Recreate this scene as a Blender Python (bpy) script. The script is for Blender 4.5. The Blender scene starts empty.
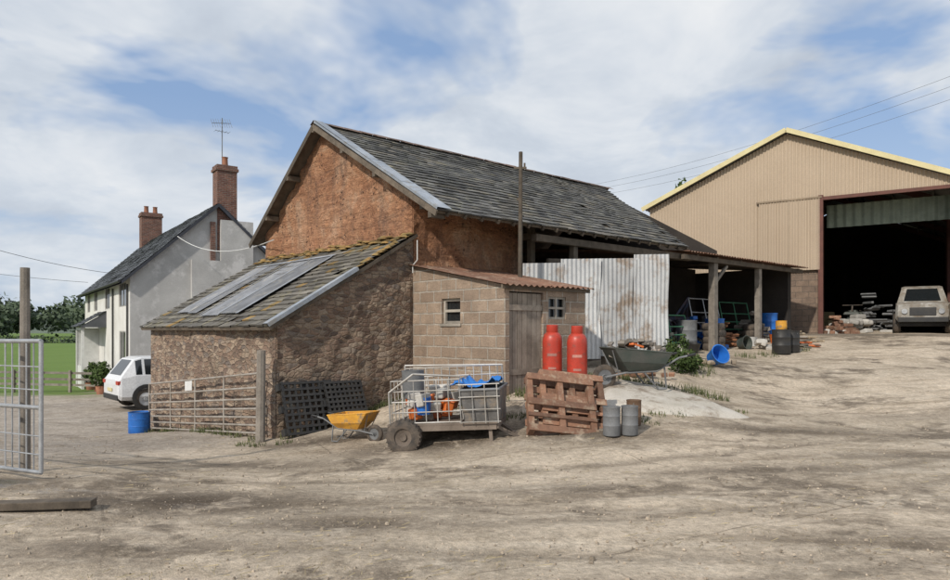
import bpy,bmesh,math,random
import numpy as np
from mathutils import Vector,Matrix,noise
random.seed(7); rng=np.random.default_rng(7)
R=math.radians
sc=bpy.context.scene
sc.view_settings.view_transform='Standard'; sc.view_settings.look='None'; sc.view_settings.exposure=0
# ------------------------------------------------ terrain height
CP=np.array([(0,-10,0),(-10,-10,0),(10,-10,.1),(0,0,0),(0,4.5,0),(-4,4.5,0),(4,4.5,0),(-5,7.3,0),(9,9,.03),(5,8,.02),
(-3.5,11.7,-.32),(-1,10.3,-.127),(-2.08,11,-.196),(1.38,10,.07),(2.1,10,.08),(4.27,11.4,.13),(2.9,12.3,.5),(6.6,14,.2),(8,17,.61),
(4.2,14,.5),(4.8,16,.76),(.4,11.8,.4),(-1.87,13.3,.1),(7,19.9,.96),(9.07,21.7,1.13),(12.65,25,1.42),(16,22.7,1.4),(13.85,20,1.05),
(9,13,.27),(15,13,.3),(20,35,1.5),(7,30,1.4),(2,17,.8),(4,22,1.),(-8,16.8,-.88),(-8.3,12,-.38),(-11,17,-.85),(-12,24,-1.1),
(-18,27,-1.1),(-20,14,-.7),(-14,28,-1.1),(-16,42,-1.3),(-30,40,-1.6),(-30,10,-.8),(-40,70,-1.6),(-10,60,-.5),(30,60,1.5),(40,20,1),
(40,-20,.3),(-40,-30,-.4),(0,-40,0),(0,80,0),(-5,35,-.6)],float)
def U(r2): return np.where(r2>1e-9,r2*np.log(r2+1e-12),0)
n=len(CP); Kx=U(((CP[:,None,:2]-CP[None,:,:2])**2).sum(-1))+np.eye(n)*.02
Pm=np.c_[np.ones(n),CP[:,:2]]
A=np.block([[Kx,Pm],[Pm.T,np.zeros((3,3))]])
W=np.linalg.solve(A,np.r_[CP[:,2],np.zeros(3)])
def Hs(x,y):
    x=np.asarray(x,float); y=np.asarray(y,float)
    xc=np.clip(x,-60,60); yc=np.clip(y,-40,80)
    r2=(xc[...,None]-CP[:,0])**2+(yc[...,None]-CP[:,1])**2
    z=(U(r2)*W[:n]).sum(-1)+W[n]+W[n+1]*xc+W[n+2]*yc
    d=np.hypot(x-xc,y-yc)
    w=np.clip(d/60,0,1); w=w*w*(3-2*w)
    return z*(1-w)+w*(-1.2)
def H(x,y): return float(Hs(x,y))
# ------------------------------------------------ materials
MATS={}
class NT:
    def __init__(s,nt): s.nt=nt
    def n(s,t,props=None,**inp):
        nd=s.nt.nodes.new(t)
        for k,v in (props or {}).items(): setattr(nd,k,v)
        for k,v in inp.items():
            key=int(k[1:]) if k[0]=='i' and k[1:].isdigit() else k.replace('_',' ')
            if isinstance(v,bpy.types.NodeSocket): s.nt.links.new(v,nd.inputs[key])
            else: nd.inputs[key].default_value=v
        return nd
    def ramp(s,fac,stops,interp='LINEAR'):
        if len(stops)==2 and all(isinstance(c,(int,float)) for _,c in stops):
            nd=s.nt.nodes.new('ShaderNodeMapRange'); s.nt.links.new(fac,nd.inputs[0])
            for i,v in enumerate((stops[0][0],stops[1][0],stops[0][1],stops[1][1])): nd.inputs[i+1].default_value=v
            return nd.outputs[0]
        nd=s.nt.nodes.new('ShaderNodeValToRGB'); s.nt.links.new(fac,nd.inputs[0]); cr=nd.color_ramp; cr.interpolation=interp
        while len(cr.elements)<len(stops): cr.elements.new(.5)
        for e,(p,c) in zip(cr.elements,stops):
            e.position=p; e.color=(c,c,c,1) if isinstance(c,(int,float)) else (*c,1)
        return nd.outputs[0]
    def mix(s,f,a,b,mode='MIX'):
        nd=s.nt.nodes.new('ShaderNodeMix'); nd.data_type='RGBA'; nd.blend_type=mode
        for k,v in ((0,f),(6,a),(7,b)):
            sock=nd.inputs[k]
            if isinstance(v,bpy.types.NodeSocket): s.nt.links.new(v,sock)
            elif k==0: sock.default_value=float(v)
            elif isinstance(v,(tuple,list)): sock.default_value=(*v[:3],1)
            else: sock.default_value=(v,v,v,1)
        return nd.outputs[2]
    def noise(s,vec,scale,detail=5,rough=.6,dist=0):
        return s.n('ShaderNodeTexNoise',Vector=vec,Scale=scale,Detail=min(detail,5),Roughness=rough,Distortion=dist).outputs[0]
    def math(s,op,a,b=0.):
        return s.n('ShaderNodeMath',{'operation':op},i0=a,i1=b).outputs[0]
    def map(s,vec,scale=(1,1,1),rot=(0,0,0),loc=(0,0,0)):
        return s.n('ShaderNodeMapping',Vector=vec,Scale=scale,Rotation=rot,Location=loc).outputs[0]
def newmat(name):
    m=bpy.data.materials.new(name); m.use_nodes=True; nt=m.node_tree; t=NT(nt); b=nt.nodes['Principled BSDF']
    return m,t,b
def link(t,a,b): t.nt.links.new(a,b)
def bump(t,b,h,strength,dist=.02,prev=None):
    nd=t.n('ShaderNodeBump',Strength=strength,Distance=dist,Height=h)
    if prev is not None: link(t,prev,nd.inputs['Normal'])
    link(t,nd.outputs[0],b.inputs['Normal']); return nd.outputs[0]
def mat(name,c1,c2=None,rough=.8,metal=0,scale=2.5,bs=30,bstr=.3,rv=.3,bd=.01,c3=None,s3=8):
    if name in MATS: return MATS[name]
    m,t,b=newmat(name); co=t.n('ShaderNodeTexCoord').outputs['Object']
    if c2 is None: c2=tuple(x*.6 for x in c1)
    f=t.ramp(t.noise(co,scale,7,.65,.3),[(.36,0.),(.66,1.)])
    col=t.mix(f,c1,c2)
    if c3 is not None: col=t.mix(t.ramp(t.noise(co,s3,6,.7),[(.52,0.),(.64,1.)]),col,c3)
    sp=t.ramp(t.noise(co,bs*2,3,.7),[(.3,.72),(.7,1.2)])
    col=t.mix(.6,col,sp,'MULTIPLY')
    if rv:
        a=t.n('ShaderNodeAttribute',{'attribute_name':'rv'}).outputs['Fac']
        k=t.n('ShaderNodeMapRange',Value=a,To_Min=1-rv,To_Max=1+rv).outputs[0]
        kk=t.n('ShaderNodeCombineColor',Red=k,Green=k,Blue=k).outputs[0]
        col=t.mix(1.,col,kk,'MULTIPLY')
    link(t,col,b.inputs['Base Color']); b.inputs['Roughness'].default_value=rough; b.inputs['Metallic'].default_value=metal
    if bstr: bump(t,b,t.noise(co,bs,6,.7),bstr,bd)
    MATS[name]=m; return m
def m_rubble(name,k):
    m,t,b=newmat(name); uv=t.n('ShaderNodeTexCoord').outputs['UV']
    nz=t.n('ShaderNodeTexNoise',Vector=uv,Scale=7.,Detail=4.,Roughness=.65)
    uvd=t.n('ShaderNodeVectorMath',{'operation':'MULTIPLY_ADD'},i0=nz.outputs[1],i1=(.11,.075,0),i2=uv).outputs[0]
    v=t.map(uvd,(6.2,12.5,1))
    ve=t.n('ShaderNodeTexVoronoi',{'feature':'DISTANCE_TO_EDGE','voronoi_dimensions':'2D'},Vector=v,Scale=1.).outputs[0]
    vc=t.n('ShaderNodeTexVoronoi',{'voronoi_dimensions':'2D'},Vector=v,Scale=1.)
    sep=t.n('ShaderNodeSeparateColor',Color=vc.outputs['Color']).outputs
    K=lambda c:tuple(x*k for x in c)
    col=t.ramp(sep[0],[(0.,K((.10,.075,.06))),(.25,K((.22,.145,.105))),(.5,K((.29,.20,.14))),(.75,K((.41,.32,.235))),(1.,K((.17,.145,.13)))])
    col=t.mix(t.ramp(t.noise(uv,18,6,.7),[(.35,0.),(.7,.6)]),col,K((.14,.10,.08)))
    mo=t.ramp(ve,[(.0,1.),(.13,0.)])
    col=t.mix(t.math('MULTIPLY',mo,.85),col,t.mix(t.ramp(t.noise(uv,2),[(.35,0.),(.6,1.)]),K((.12,.09,.07)),K((.35,.27,.20))))
    col=t.mix(t.ramp(t.noise(uv,.8,5,.7),[(.5,0.),(.75,.5)]),col,(.10,.085,.06))
    col=t.mix(.5,col,t.ramp(t.noise(uv,60,3,.7),[(.3,.6),(.7,1.4)]),'MULTIPLY')
    link(t,col,b.inputs['Base Color']); b.inputs['Roughness'].default_value=.95
    hgt=t.math('ADD',t.ramp(ve,[(0.,0.),(.2,.7)]),t.math('MULTIPLY',t.noise(uv,22,5,.75),1.))
    hgt=t.math('ADD',hgt,t.math('MULTIPLY',sep[1],.6))
    bump(t,b,hgt,.9,.035); return m
def m_block(name,bw,rh,c1,c2,mort,ms=.02):
    m,t,b=newmat(name); uv=t.n('ShaderNodeTexCoord').outputs['UV']
    nz=t.n('ShaderNodeTexNoise',Vector=uv,Scale=6.,Detail=4.)
    uvd=t.n('ShaderNodeVectorMath',{'operation':'MULTIPLY_ADD'},i0=nz.outputs[1],i1=(.025,.025,0),i2=uv).outputs[0]
    br=t.n('ShaderNodeTexBrick',Vector=uvd,Color1=(*c1,1),Color2=(*c2,1),Mortar=(*mort,1),Scale=1.)
    br.inputs['Brick Width'].default_value=bw; br.inputs['Row Height'].default_value=rh; br.inputs['Mortar Size'].default_value=ms*.5; br.inputs['Mortar Smooth'].default_value=.3
    col=t.mix(t.ramp(t.noise(uv,3,7,.7),[(.35,0.),(.75,.75)]),br.outputs[0],tuple(x*.5 for x in c2))
    col=t.mix(.7,col,t.ramp(t.noise(uv,40,3,.7),[(.3,.55),(.7,1.35)]),'MULTIPLY')
    col=t.mix(t.ramp(t.noise(t.map(uv,(1,.4,1)),1.4,5,.7),[(.5,0.),(.7,.5)]),col,(.16,.12,.095))
    link(t,col,b.inputs['Base Color']); b.inputs['Roughness'].default_value=.93
    h=t.math('SUBTRACT',t.math('MULTIPLY',t.noise(uv,30,5,.7),.8),br.outputs[1])
    bump(t,b,h,1.,.022); return m
def m_cob():
    m,t,b=newmat('red_cob'); uv=t.n('ShaderNodeTexCoord').outputs['UV']
    col=t.ramp(t.noise(uv,.9,9,.78,1.),[(.28,(.21,.10,.06)),(.42,(.38,.18,.095)),(.54,(.50,.26,.145)),(.64,(.58,.36,.23)),(.8,(.34,.20,.13))])
    st=t.noise(t.map(uv,(.5,3.2,1)),1.5,6,.78,.9)
    col=t.mix(t.ramp(st,[(.49,0.),(.66,.5)]),col,(.22,.12,.08))
    st2=t.noise(t.map(uv,(2.4,.4,1)),1.2,6,.7,.3)
    col=t.mix(t.ramp(st2,[(.52,0.),(.66,.6)]),col,(.18,.11,.08))
    sp=t.n('ShaderNodeTexVoronoi',Vector=t.n('ShaderNodeVectorMath',{'operation':'MULTIPLY_ADD'},i0=t.n('ShaderNodeTexNoise',Vector=uv,Scale=5.).outputs[1],i1=(.2,.2,0),i2=uv).outputs[0],Scale=8.).outputs[0]
    msk=t.ramp(t.noise(uv,1.1,4,.6),[(.45,0.),(.58,1.)])
    spm=t.math('MULTIPLY',t.ramp(sp,[(.10,.9),(.30,0.)]),msk)
    col=t.mix(spm,col,(.10,.055,.04))
    col=t.mix(.75,col,t.ramp(t.noise(uv,17,5,.8),[(.3,.45),(.7,1.4)]),'MULTIPLY')
    link(t,col,b.inputs['Base Color']); b.inputs['Roughness'].default_value=.97
    h=t.math('SUBTRACT',t.noise(uv,6,9,.8,.6),t.math('MULTIPLY',spm,.5))
    h=t.math('ADD',h,t.math('MULTIPLY',st,1.2))
    bump(t,b,h,1.,.11); return m
def m_ground():
    m,t,b=newmat('yard_ground'); co=t.n('ShaderNodeTexCoord').outputs['Object']
    big=t.noise(co,.28,4,.6,.6); med=t.noise(co,1.7,5,.7,.4); fine=t.noise(co,14,5,.75); vf=t.noise(co,90,2,.8)
    col=t.mix(t.ramp(big,[(.40,0.),(.60,1.)]),(.60,.50,.385),(.46,.385,.295))
    tr=t.map(co,(.3,1.7,1),(0,0,R(-33)))
    st=t.noise(tr,1.,5,.7,1.0)
    col=t.mix(t.ramp(st,[(.50,0.),(.64,.7)]),col,(.30,.24,.175))
    tr2=t.map(co,(.4,1.8,1),(0,0,R(-8)))
    st2=t.noise(tr2,1.1,5,.7,1.2)
    col=t.mix(t.ramp(st2,[(.52,0.),(.64,.55)]),col,(.66,.57,.455))
    col=t.mix(t.ramp(med,[(.51,0.),(.65,.6)]),col,(.31,.25,.18))
    dk=t.math('MULTIPLY',t.ramp(t.noise(co,.45,4,.65,.5),[(.51,0.),(.60,1.)]),t.ramp(t.noise(co,2.2,5,.7),[(.4,0.),(.54,1.)]))
    mud=t.n('ShaderNodeAttribute',{'attribute_name':'mud'}).outputs['Fac']
    dk=t.math('MAXIMUM',t.math('MULTIPLY',dk,.75),t.math('MULTIPLY',mud,t.ramp(t.noise(co,1.9,5,.72,.5),[(.32,0.),(.48,1.)])))
    col=t.mix(dk,col,(.10,.077,.056))
    gy=t.n('ShaderNodeAttribute',{'attribute_name':'grey'}).outputs['Fac']
    col=t.mix(t.math('MULTIPLY',gy,.7),col,t.mix(t.ramp(med,[(.35,0.),(.65,1.)]),(.41,.365,.32),(.25,.215,.18)))
    br=t.n('ShaderNodeTexBrick',{'offset':.5},Vector=t.n('ShaderNodeVectorMath',{'operation':'MULTIPLY_ADD'},i0=t.n('ShaderNodeTexNoise',Vector=co,Scale=1.5,Detail=3.).outputs[1],i1=(.12,.12,0),i2=t.map(co,(1,1,1),(0,0,R(-28)))).outputs[0],Scale=1.)
    br.inputs['Brick Width'].default_value=6.; br.inputs['Row Height'].default_value=4.; br.inputs['Mortar Size'].default_value=.012
    jm=t.math('MULTIPLY',br.outputs[1],t.ramp(t.noise(co,1.,2),[(.42,0.),(.56,.6)]))
    col=t.mix(jm,col,(.15,.12,.09))
    pb=t.n('ShaderNodeTexVoronoi',Vector=co,Scale=24.)
    col=t.mix(t.ramp(pb.outputs[0],[(.12,.5),(.24,0.)]),col,t.mix(pb.outputs[1],(.22,.18,.14),(.66,.58,.48)))
    col=t.mix(.75,col,t.ramp(fine,[(.3,.55),(.7,1.4)]),'MULTIPLY')
    col=t.mix(.5,col,t.ramp(vf,[(.3,.6),(.7,1.4)]),'MULTIPLY')
    gr=t.n('ShaderNodeAttribute',{'attribute_name':'grass'}).outputs['Fac']
    gcol=t.mix(t.noise(co,.15,4),(.10,.17,.035),(.17,.24,.06)); gcol=t.mix(.6,gcol,t.ramp(t.noise(co,6,4,.8),[(.3,.6),(.7,1.3)]),'MULTIPLY')
    col=t.mix(gr,col,gcol)
    link(t,col,b.inputs['Base Color']); b.inputs['Specular IOR Level'].default_value=.2
    wet=t.n('ShaderNodeAttribute',{'attribute_name':'wet'}).outputs['Fac']
    wr=t.math('MULTIPLY',wet,t.ramp(med,[(.42,1.),(.58,0.)]))
    link(t,t.ramp(wr,[(.2,.95),(.6,.14)]),b.inputs['Roughness'])
    h=t.math('ADD',t.math('MULTIPLY',fine,.8),t.math('MULTIPLY',med,1.2)); h=t.math('ADD',h,t.math('MULTIPLY',vf,.25))
    bump(t,b,h,.85,.035); return m
RUB=m_rubble('rubble_stone',.98); RUB2=m_rubble('tan_rubble_stone',1.2); COB=m_cob()
BLK=m_block('concrete_blocks',.44,.215,(.43,.325,.24),(.32,.235,.17),(.50,.45,.38),.034)
BLK2=m_block('dark_blocks',.44,.215,(.28,.20,.145),(.20,.145,.11),(.19,.16,.13),.02)
BRK=m_block('red_brick',.23,.075,(.29,.12,.08),(.16,.07,.055),(.30,.25,.21),.024)
SLATE=mat('old_slate',(.125,.12,.11),(.07,.07,.07),.8,0,1.3,25,.5,.65,.01,(.17,.165,.13),3.5)
MOSSY=mat('mossy_slate',(.165,.15,.125),(.095,.088,.078),.85,0,1.2,25,.6,.5,.01,(.20,.18,.12),2.5)
MOSS=mat('orange_lichen',(.33,.19,.06),(.17,.14,.06),.95,0,6,30,.8,.4,.02)
LEAD=mat('weathered_lead',(.40,.43,.47),(.24,.27,.31),.5,.2,2.5,30,.3,.15,.01,(.30,.29,.27),5)
GALV=mat('galvanised',(.50,.51,.52),(.33,.34,.35),.45,.55,4,40,.1,.15)
WSHEET=mat('old_galvanised_sheet',(.54,.55,.55),(.38,.385,.39),.55,.15,.9,30,.15,.25,.01,(.30,.24,.19),1.5)
RUST=mat('rusty_sheet',(.24,.125,.08),(.14,.08,.055),.85,.1,2,30,.4,.2,.01,(.32,.23,.17),4)
TANS=mat('tan_cladding',(.47,.375,.275),(.43,.34,.245),.6,0,.35,20,.05,.05)
YEL=mat('yellow_verge',(.66,.59,.33),(.56,.48,.26),.6,0,2,20,.1,0)
WOOD=mat('old_timber',(.15,.12,.09),(.075,.06,.045),.9,0,4,30,.5,.3)
GWOOD=mat('grey_timber',(.26,.23,.195),(.15,.13,.11),.9,0,4,30,.5,.3)
RWOOD=mat('red_brown_timber',(.27,.14,.085),(.16,.085,.055),.85,0,5,40,.4,.4,.01,(.32,.23,.16),6)
BLACK=mat('black_plastic',(.022,.022,.024),(.04,.038,.034),.55,0,5,40,.1,.1)
RUBBER=mat('muddy_rubber',(.04,.036,.033),(.14,.11,.085),.9,0,7,40,.4,.1)
BLUE=mat('blue_plastic',(.02,.16,.55),(.02,.11,.38),.45,0,3,30,.1,.1)
REDP=mat('red_paint',(.52,.055,.03),(.40,.04,.022),.4,0,2.5,30,.08,0,.01,(.28,.06,.04),7)
WHP=mat('white_paint',(.75,.75,.73),(.62,.62,.60),.6,0,3,30,.1,.05)
YP=mat('yellow_paint',(.70,.36,.04),(.52,.25,.04),.5,0,4,30,.1,0,.01,(.30,.21,.12),6)
ORP=mat('orange_plastic',(.65,.16,.03),(.5,.12,.03),.5,0,3,30,.1,.2)
GREYP=mat('grey_plastic',(.20,.205,.21),(.13,.135,.14),.6,0,3,30,.1,.15)
GREENB=mat('dark_green_tub',(.045,.06,.05),(.08,.08,.07),.6,0,4,30,.15,.1)
REND=mat('grey_render',(.50,.495,.48),(.38,.375,.365),.95,0,.6,20,.5,0,.015,(.57,.56,.55),1.3)
RENDW=mat('white_render',(.74,.73,.70),(.62,.60,.56),.95,0,.8,20,.4,0)
CONC=mat('pale_concrete',(.55,.51,.45),(.44,.40,.33),.95,0,1.5,25,.5,0,.015,(.28,.23,.18),2.2)
DARKI=mat('painted_interior_shade',(.045,.038,.032),(.026,.022,.02),.95,0,1,10,.3,0)  # near-black wall colour, interior shade painted into barn and shed walls
STEELR=mat('red_oxide_steel',(.14,.05,.035),(.09,.035,.025),.7,0,3,30,.2,0)
STONE=mat('loose_stones',(.42,.35,.27),(.27,.22,.165),.95,0,6,40,.5,.4)
STRAW=mat('straw_litter',(.42,.34,.19),(.28,.22,.12),.95,0,3,30,.1,.4)
SACK=mat('pale_sacks',(.50,.48,.44),(.34,.32,.29),.85,0,3,30,.3,.3)
CARW=mat('car_white_paint',(.72,.73,.74),(.68,.69,.70),.25,0,1,10,0,0)
CARS=mat('car_silver_paint',(.42,.44,.47),(.38,.40,.43),.3,.4,1,10,0,0)
MUDC=mat('muddy_car_paint',(.32,.31,.28),(.18,.14,.10),.8,0,3,20,.3,0,.01,(.42,.40,.37),2.5)
GREEN=mat('green_paint',(.06,.22,.12),None,.6,0,3,30,.1,.1)
CABLE=mat('cable',(.03,.03,.03),None,.7,0,3,30,0,0)
TARP=mat('blue_tarpaulin',(.03,.24,.72),(.02,.18,.55),.45,0,5,12,.6,0,.02)
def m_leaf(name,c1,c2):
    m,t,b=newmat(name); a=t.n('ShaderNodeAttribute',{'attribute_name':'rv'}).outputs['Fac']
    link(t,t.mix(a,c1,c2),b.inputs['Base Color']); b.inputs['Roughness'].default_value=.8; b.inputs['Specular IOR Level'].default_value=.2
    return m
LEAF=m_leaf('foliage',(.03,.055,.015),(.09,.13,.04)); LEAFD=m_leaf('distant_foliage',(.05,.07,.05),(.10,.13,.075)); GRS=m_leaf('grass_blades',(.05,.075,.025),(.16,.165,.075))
def m_glass():
    m,t,b=newmat('dark_glass'); b.inputs['Base Color'].default_value=(.015,.018,.02,1); b.inputs['Roughness'].default_value=.06; b.inputs['Specular IOR Level'].default_value=.8; return m
GLASS=m_glass()
# ------------------------------------------------ mesh builder
class MB:
    def __init__(s): s.v=[];s.f=[];s.r=[]
    def q(s,pts,rv=None):
        b=len(s.v); s.v+= [tuple(p) for p in pts]; s.f.append(tuple(range(b,b+len(pts)))); s.r.append(random.random() if rv is None else rv)
    def grid(s,P,rv=None):
        ny,nx=len(P),len(P[0]); b=len(s.v)
        for row in P: s.v+=[tuple(p) for p in row]
        r=random.random() if rv is None else rv
        for j in range(ny-1):
            for i in range(nx-1):
                s.f.append((b+j*nx+i,b+j*nx+i+1,b+(j+1)*nx+i+1,b+(j+1)*nx+i)); s.r.append(r)
    def box(s,c,d,rot=None,rv=None,taper=1.):
        b=len(s.v); r=random.random() if rv is None else rv; c=Vector(c)
        for z in (-.5,.5):
            k=taper if z>0 else 1.
            for x,y in ((-.5,-.5),(.5,-.5),(.5,.5),(-.5,.5)):
                p=Vector((x*d[0]*k,y*d[1]*k,z*d[2]))
                if rot is not None: p=rot@p
                s.v.append(tuple(c+p))
        for f in ((3,2,1,0),(4,5,6,7),(0,1,5,4),(1,2,6,5),(2,3,7,6),(3,0,4,7)): s.f.append(tuple(b+i for i in f)); s.r.append(r)
        return s
    def bx(s,x0,x1,y0,y1,z0,z1,rv=None): return s.box(((x0+x1)/2,(y0+y1)/2,(z0+z1)/2),(x1-x0,y1-y0,z1-z0),None,rv)
    def beam(s,p0,p1,w,h,rv=None):
        p0=Vector(p0);p1=Vector(p1);d=p1-p0;L=d.length;z=d.normalized();u=Vector((0,0,1)) if abs(z.z)<.95 else Vector((0,1,0))
        x=u.cross(z).normalized();y=z.cross(x); rot=Matrix((x,y,z)).transposed()
        s.box((p0+p1)/2,(w,h,L),rot,rv)
    def cyl(s,p0,p1,r0,r1=None,n=10,cap=True,rv=None):
        r1=r0 if r1 is None else r1; p0=Vector(p0);p1=Vector(p1);z=(p1-p0).normalized();u=Vector((0,0,1)) if abs(z.z)<.95 else Vector((0,1,0))
        x=u.cross(z).normalized();y=z.cross(x); b=len(s.v); r=random.random() if rv is None else rv
        for p,rr in ((p0,r0),(p1,r1)):
            for i in range(n):
                a=2*math.pi*i/n; s.v.append(tuple(p+x*math.cos(a)*rr+y*math.sin(a)*rr))
        for i in range(n):
            j=(i+1)%n; s.f.append((b+i,b+j,b+n+j,b+n+i)); s.r.append(r)
        if cap: s.f.append(tuple(b+i for i in reversed(range(n)))); s.f.append(tuple(b+n+i for i in range(n))); s.r+=[r,r]
        return s
    def tube(s,pts,r,n=6):
        for a,b in zip(pts[:-1],pts[1:]): s.cyl(a,b,r,r,n)
    def lathe(s,prof,c=(0,0,0),n=24,M=None,rv=None):
        b=len(s.v); r=random.random() if rv is None else rv
        for rad,z in prof:
            for i in range(n):
                a=2*math.pi*i/n; p=Vector((rad*math.cos(a),rad*math.sin(a),z))
                if M is not None: p=M@p
                s.v.append(tuple(p+Vector(c)))
        for k in range(len(prof)-1):
            for i in range(n):
                j=(i+1)%n; s.f.append((b+k*n+i,b+k*n+j,b+(k+1)*n+j,b+(k+1)*n+i)); s.r.append(r)
    def build(s,name,mt,parent=None,loc=None,rz=0,smooth=None,bevel=0,solid=0):
        me=bpy.data.meshes.new(name); me.from_pydata(s.v,[],s.f); me.update()
        a=me.attributes.new('rv','FLOAT','FACE'); a.data.foreach_set('value',np.array(s.r,np.float32))
        uvl=me.uv_layers.new(name='UVMap')
        for p in me.polygons:
            nx,ny,nz=abs(p.normal.x),abs(p.normal.y),abs(p.normal.z)
            for li in p.loop_indices:
                c=me.vertices[me.loops[li].vertex_index].co
                uvl.data[li].uv=(c.x,c.y) if nz>.75 else ((c.y+37,c.z) if nx>ny else (c.x,c.z))
        me.materials.append(mt)
        if smooth is not None:
            me.polygons.foreach_set('use_smooth',[True]*len(me.polygons)); me.set_sharp_from_angle(angle=R(smooth))
        ob=bpy.data.objects.new(name,me); sc.collection.objects.link(ob)
        if parent: ob.parent=parent
        if loc is not None: ob.location=loc
        ob.rotation_euler[2]=rz
        if solid: md=ob.modifiers.new('s','SOLIDIFY'); md.thickness=solid; md.offset=0
        if bevel: md=ob.modifiers.new('b','BEVEL'); md.width=bevel; md.segments=2; md.limit_method='ANGLE'
        return ob
def root(name,loc,rz=0,rx=0,ry=0):
    e=bpy.data.objects.new(name,None); e.location=loc; e.rotation_euler=(rx,ry,rz); e.empty_display_size=.3; sc.collection.objects.link(e); return e
def V(*a): return Vector(a)
def corr(mb,o,ud,w,z0f,z1f,nrm,pitch=.15,amp=.02,box=False,nz=1,wob=0,rv=.5):
    o=Vector(o);ud=Vector(ud).normalized();nrm=Vector(nrm).normalized(); st=pitch/6; k=int(w/st)
    rows=[]
    for j in range(nz+1):
        row=[]
        for i in range(k+1):
            s=i*st; ph=(s/pitch)%1
            a=(amp if ph<.33 else (-amp if .45<ph<.88 else 0)) if box else amp*math.sin(2*math.pi*ph)
            z0=z0f(s);z1=z1f(s); z=z0+(z1-z0)*j/nz
            wb=wob*noise.noise(Vector((s*.8,z*.8,3.3)))
            row.append(o+ud*s+nrm*(a+wb)+Vector((0,0,z)))
        rows.append(row)
    mb.grid(rows,rv)
def corr_slope(mb,o,ud,vd,w,h,pitch=.15,amp=.02,rv=None):
    o=Vector(o);ud=Vector(ud).normalized();vd=Vector(vd).normalized();nr=ud.cross(vd); st=pitch/6;k=int(w/st)
    mb.grid([[o+ud*i*st+vd*hh+nr*amp*math.sin(2*math.pi*i/6) for i in range(k+1)] for hh in (0,h)],rv)
def slates(mb,o,ud,vd,umax,h,sw=.27,ex=.2,mb2=None,mossf=None,miss=.004):
    o=Vector(o);ud=Vector(ud).normalized();vd=Vector(vd).normalized();nr=ud.cross(vd).normalized()
    rows=int(h/ex)
    for j in range(rows+1):
        v0=j*ex; v1=min(v0+ex*1.12,h); um=umax(v0/h)
        u=-(sw/2 if j%2 else 0)+random.uniform(-.01,.01)
        while u<um:
            w=sw*random.uniform(.9,1.1); a=max(u,0);b=min(u+w-.008,um); u+=w
            if b-a<.04 or random.random()<miss: continue
            dz=random.uniform(0,.012);dv=random.uniform(-.016,.016)
            sg=.045*noise.noise(Vector((a*.5,v0*.6,1)))
            def P(uu,vv,zz): return o+ud*uu+vd*vv+nr*(zz+sg)
            r=min(1,max(0,random.gauss(.5,.25)))
            tgt=mb
            if mossf and random.random()<mossf(a/um,v0/h,a,v0): tgt=mb2
            k0=.024+dz; tw=random.uniform(-.008,.008)
            tgt.q([P(a,v0+dv,k0),P(b,v0+dv,k0+tw),P(b,v1,.006),P(a,v1,.006)],r)
            tgt.q([P(a,v0+dv,0),P(b,v0+dv,0),P(b,v0+dv,k0+tw),P(a,v0+dv,k0)],r*.3)
            tgt.q([P(a,v0+dv,0),P(a,v0+dv,k0),P(a,v1,.006)],r*.5)
# ------------------------------------------------ ground
def axis(a,b,st,lo,hi):
    mid=list(np.arange(a,b,st)); l=[];x=a;s=st
    while x>lo: s*=1.18; x-=s; l.append(x)
    r=[];x=mid[-1];s=st
    while x<hi: s*=1.18; x+=s; r.append(x)
    return np.array(l[::-1]+mid+r)
xs=axis(-11,13,.11,-1500,1500); ys=axis(3,20,.11,-300,2500)
X,Y=np.meshgrid(xs,ys); Z=Hs(X,Y)
def blobs(x,y,L):
    m=0*x
    for cx,cy,rx,ry,w in L: m=np.maximum(m,w*np.exp(-((x-cx)/rx)**2-((y-cy)/ry)**2))
    return m
MUD=((-2.9,6.7,1.8,.75,1.),(-3.6,9.3,2.2,.6,.8),(1.6,7.2,1.6,.35,.8),(4.8,10.6,1.8,.45,.8),(-1.2,5.9,1.4,.35,.8),(-.6,10.2,1.7,.6,1.),(1.7,10.1,1.5,.5,.9),(6.,8.7,2,.3,.7),(-2.6,11.3,1.2,.5,.9),(-5.2,7.2,1.2,.5,1.),(3.3,7.9,1.6,.3,.8),(8,12,2,.5,.5),(-6.5,12,1.5,1.,.7),(-2.6,5.1,1.5,.4,.8),(3.,5.3,1.2,.3,.6))
xf,yf=X.ravel(),Y.ravel()
def tracks(x,y):
    m=0*x
    for (ax_,bx2,cx_,w) in ((4.2,.02,.052,.8),(5.9,.02,.052,.7),(6.6,.12,.036,.8),(8.2,.12,.036,.75),(5.0,-.10,.015,.65),(6.4,-.10,.015,.6)):
        yy=ax_+bx2*x+cx_*x*np.abs(x)*(x>0)
        d=np.abs(y-yy)/np.sqrt(1+(bx2+2*cx_*np.maximum(x,0))**2)
        m=np.maximum(m,w*np.exp(-(d/.13)**2)*(y<17))
    return m
TK=tracks(xf,yf)
nzv=np.zeros(X.size)
for i in range(X.size):
    if -14<xf[i]<18 and 2<yf[i]<28:
        p=Vector((xf[i],yf[i],0)); nzv[i]=.022*noise.noise(p*1.3)+.012*noise.noise(p*4)+.012*noise.noise(Vector((xf[i]*.5+yf[i]*.3,(yf[i]*.84-xf[i]*.54)*3,5)))
zf=Z.ravel()+nzv-.018*TK
me=bpy.data.meshes.new('ground'); nx,ny=len(xs),len(ys)
idx=np.arange(nx*ny).reshape(ny,nx); fc=np.stack([idx[:-1,:-1],idx[:-1,1:],idx[1:,1:],idx[1:,:-1]],-1).reshape(-1,4)
me.from_pydata(np.c_[xf,yf,zf].tolist(),[],fc.tolist()); me.update()
def sstep(a,b,x): t=np.clip((x-a)/(b-a),0,1); return t*t*(3-2*t)
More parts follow.
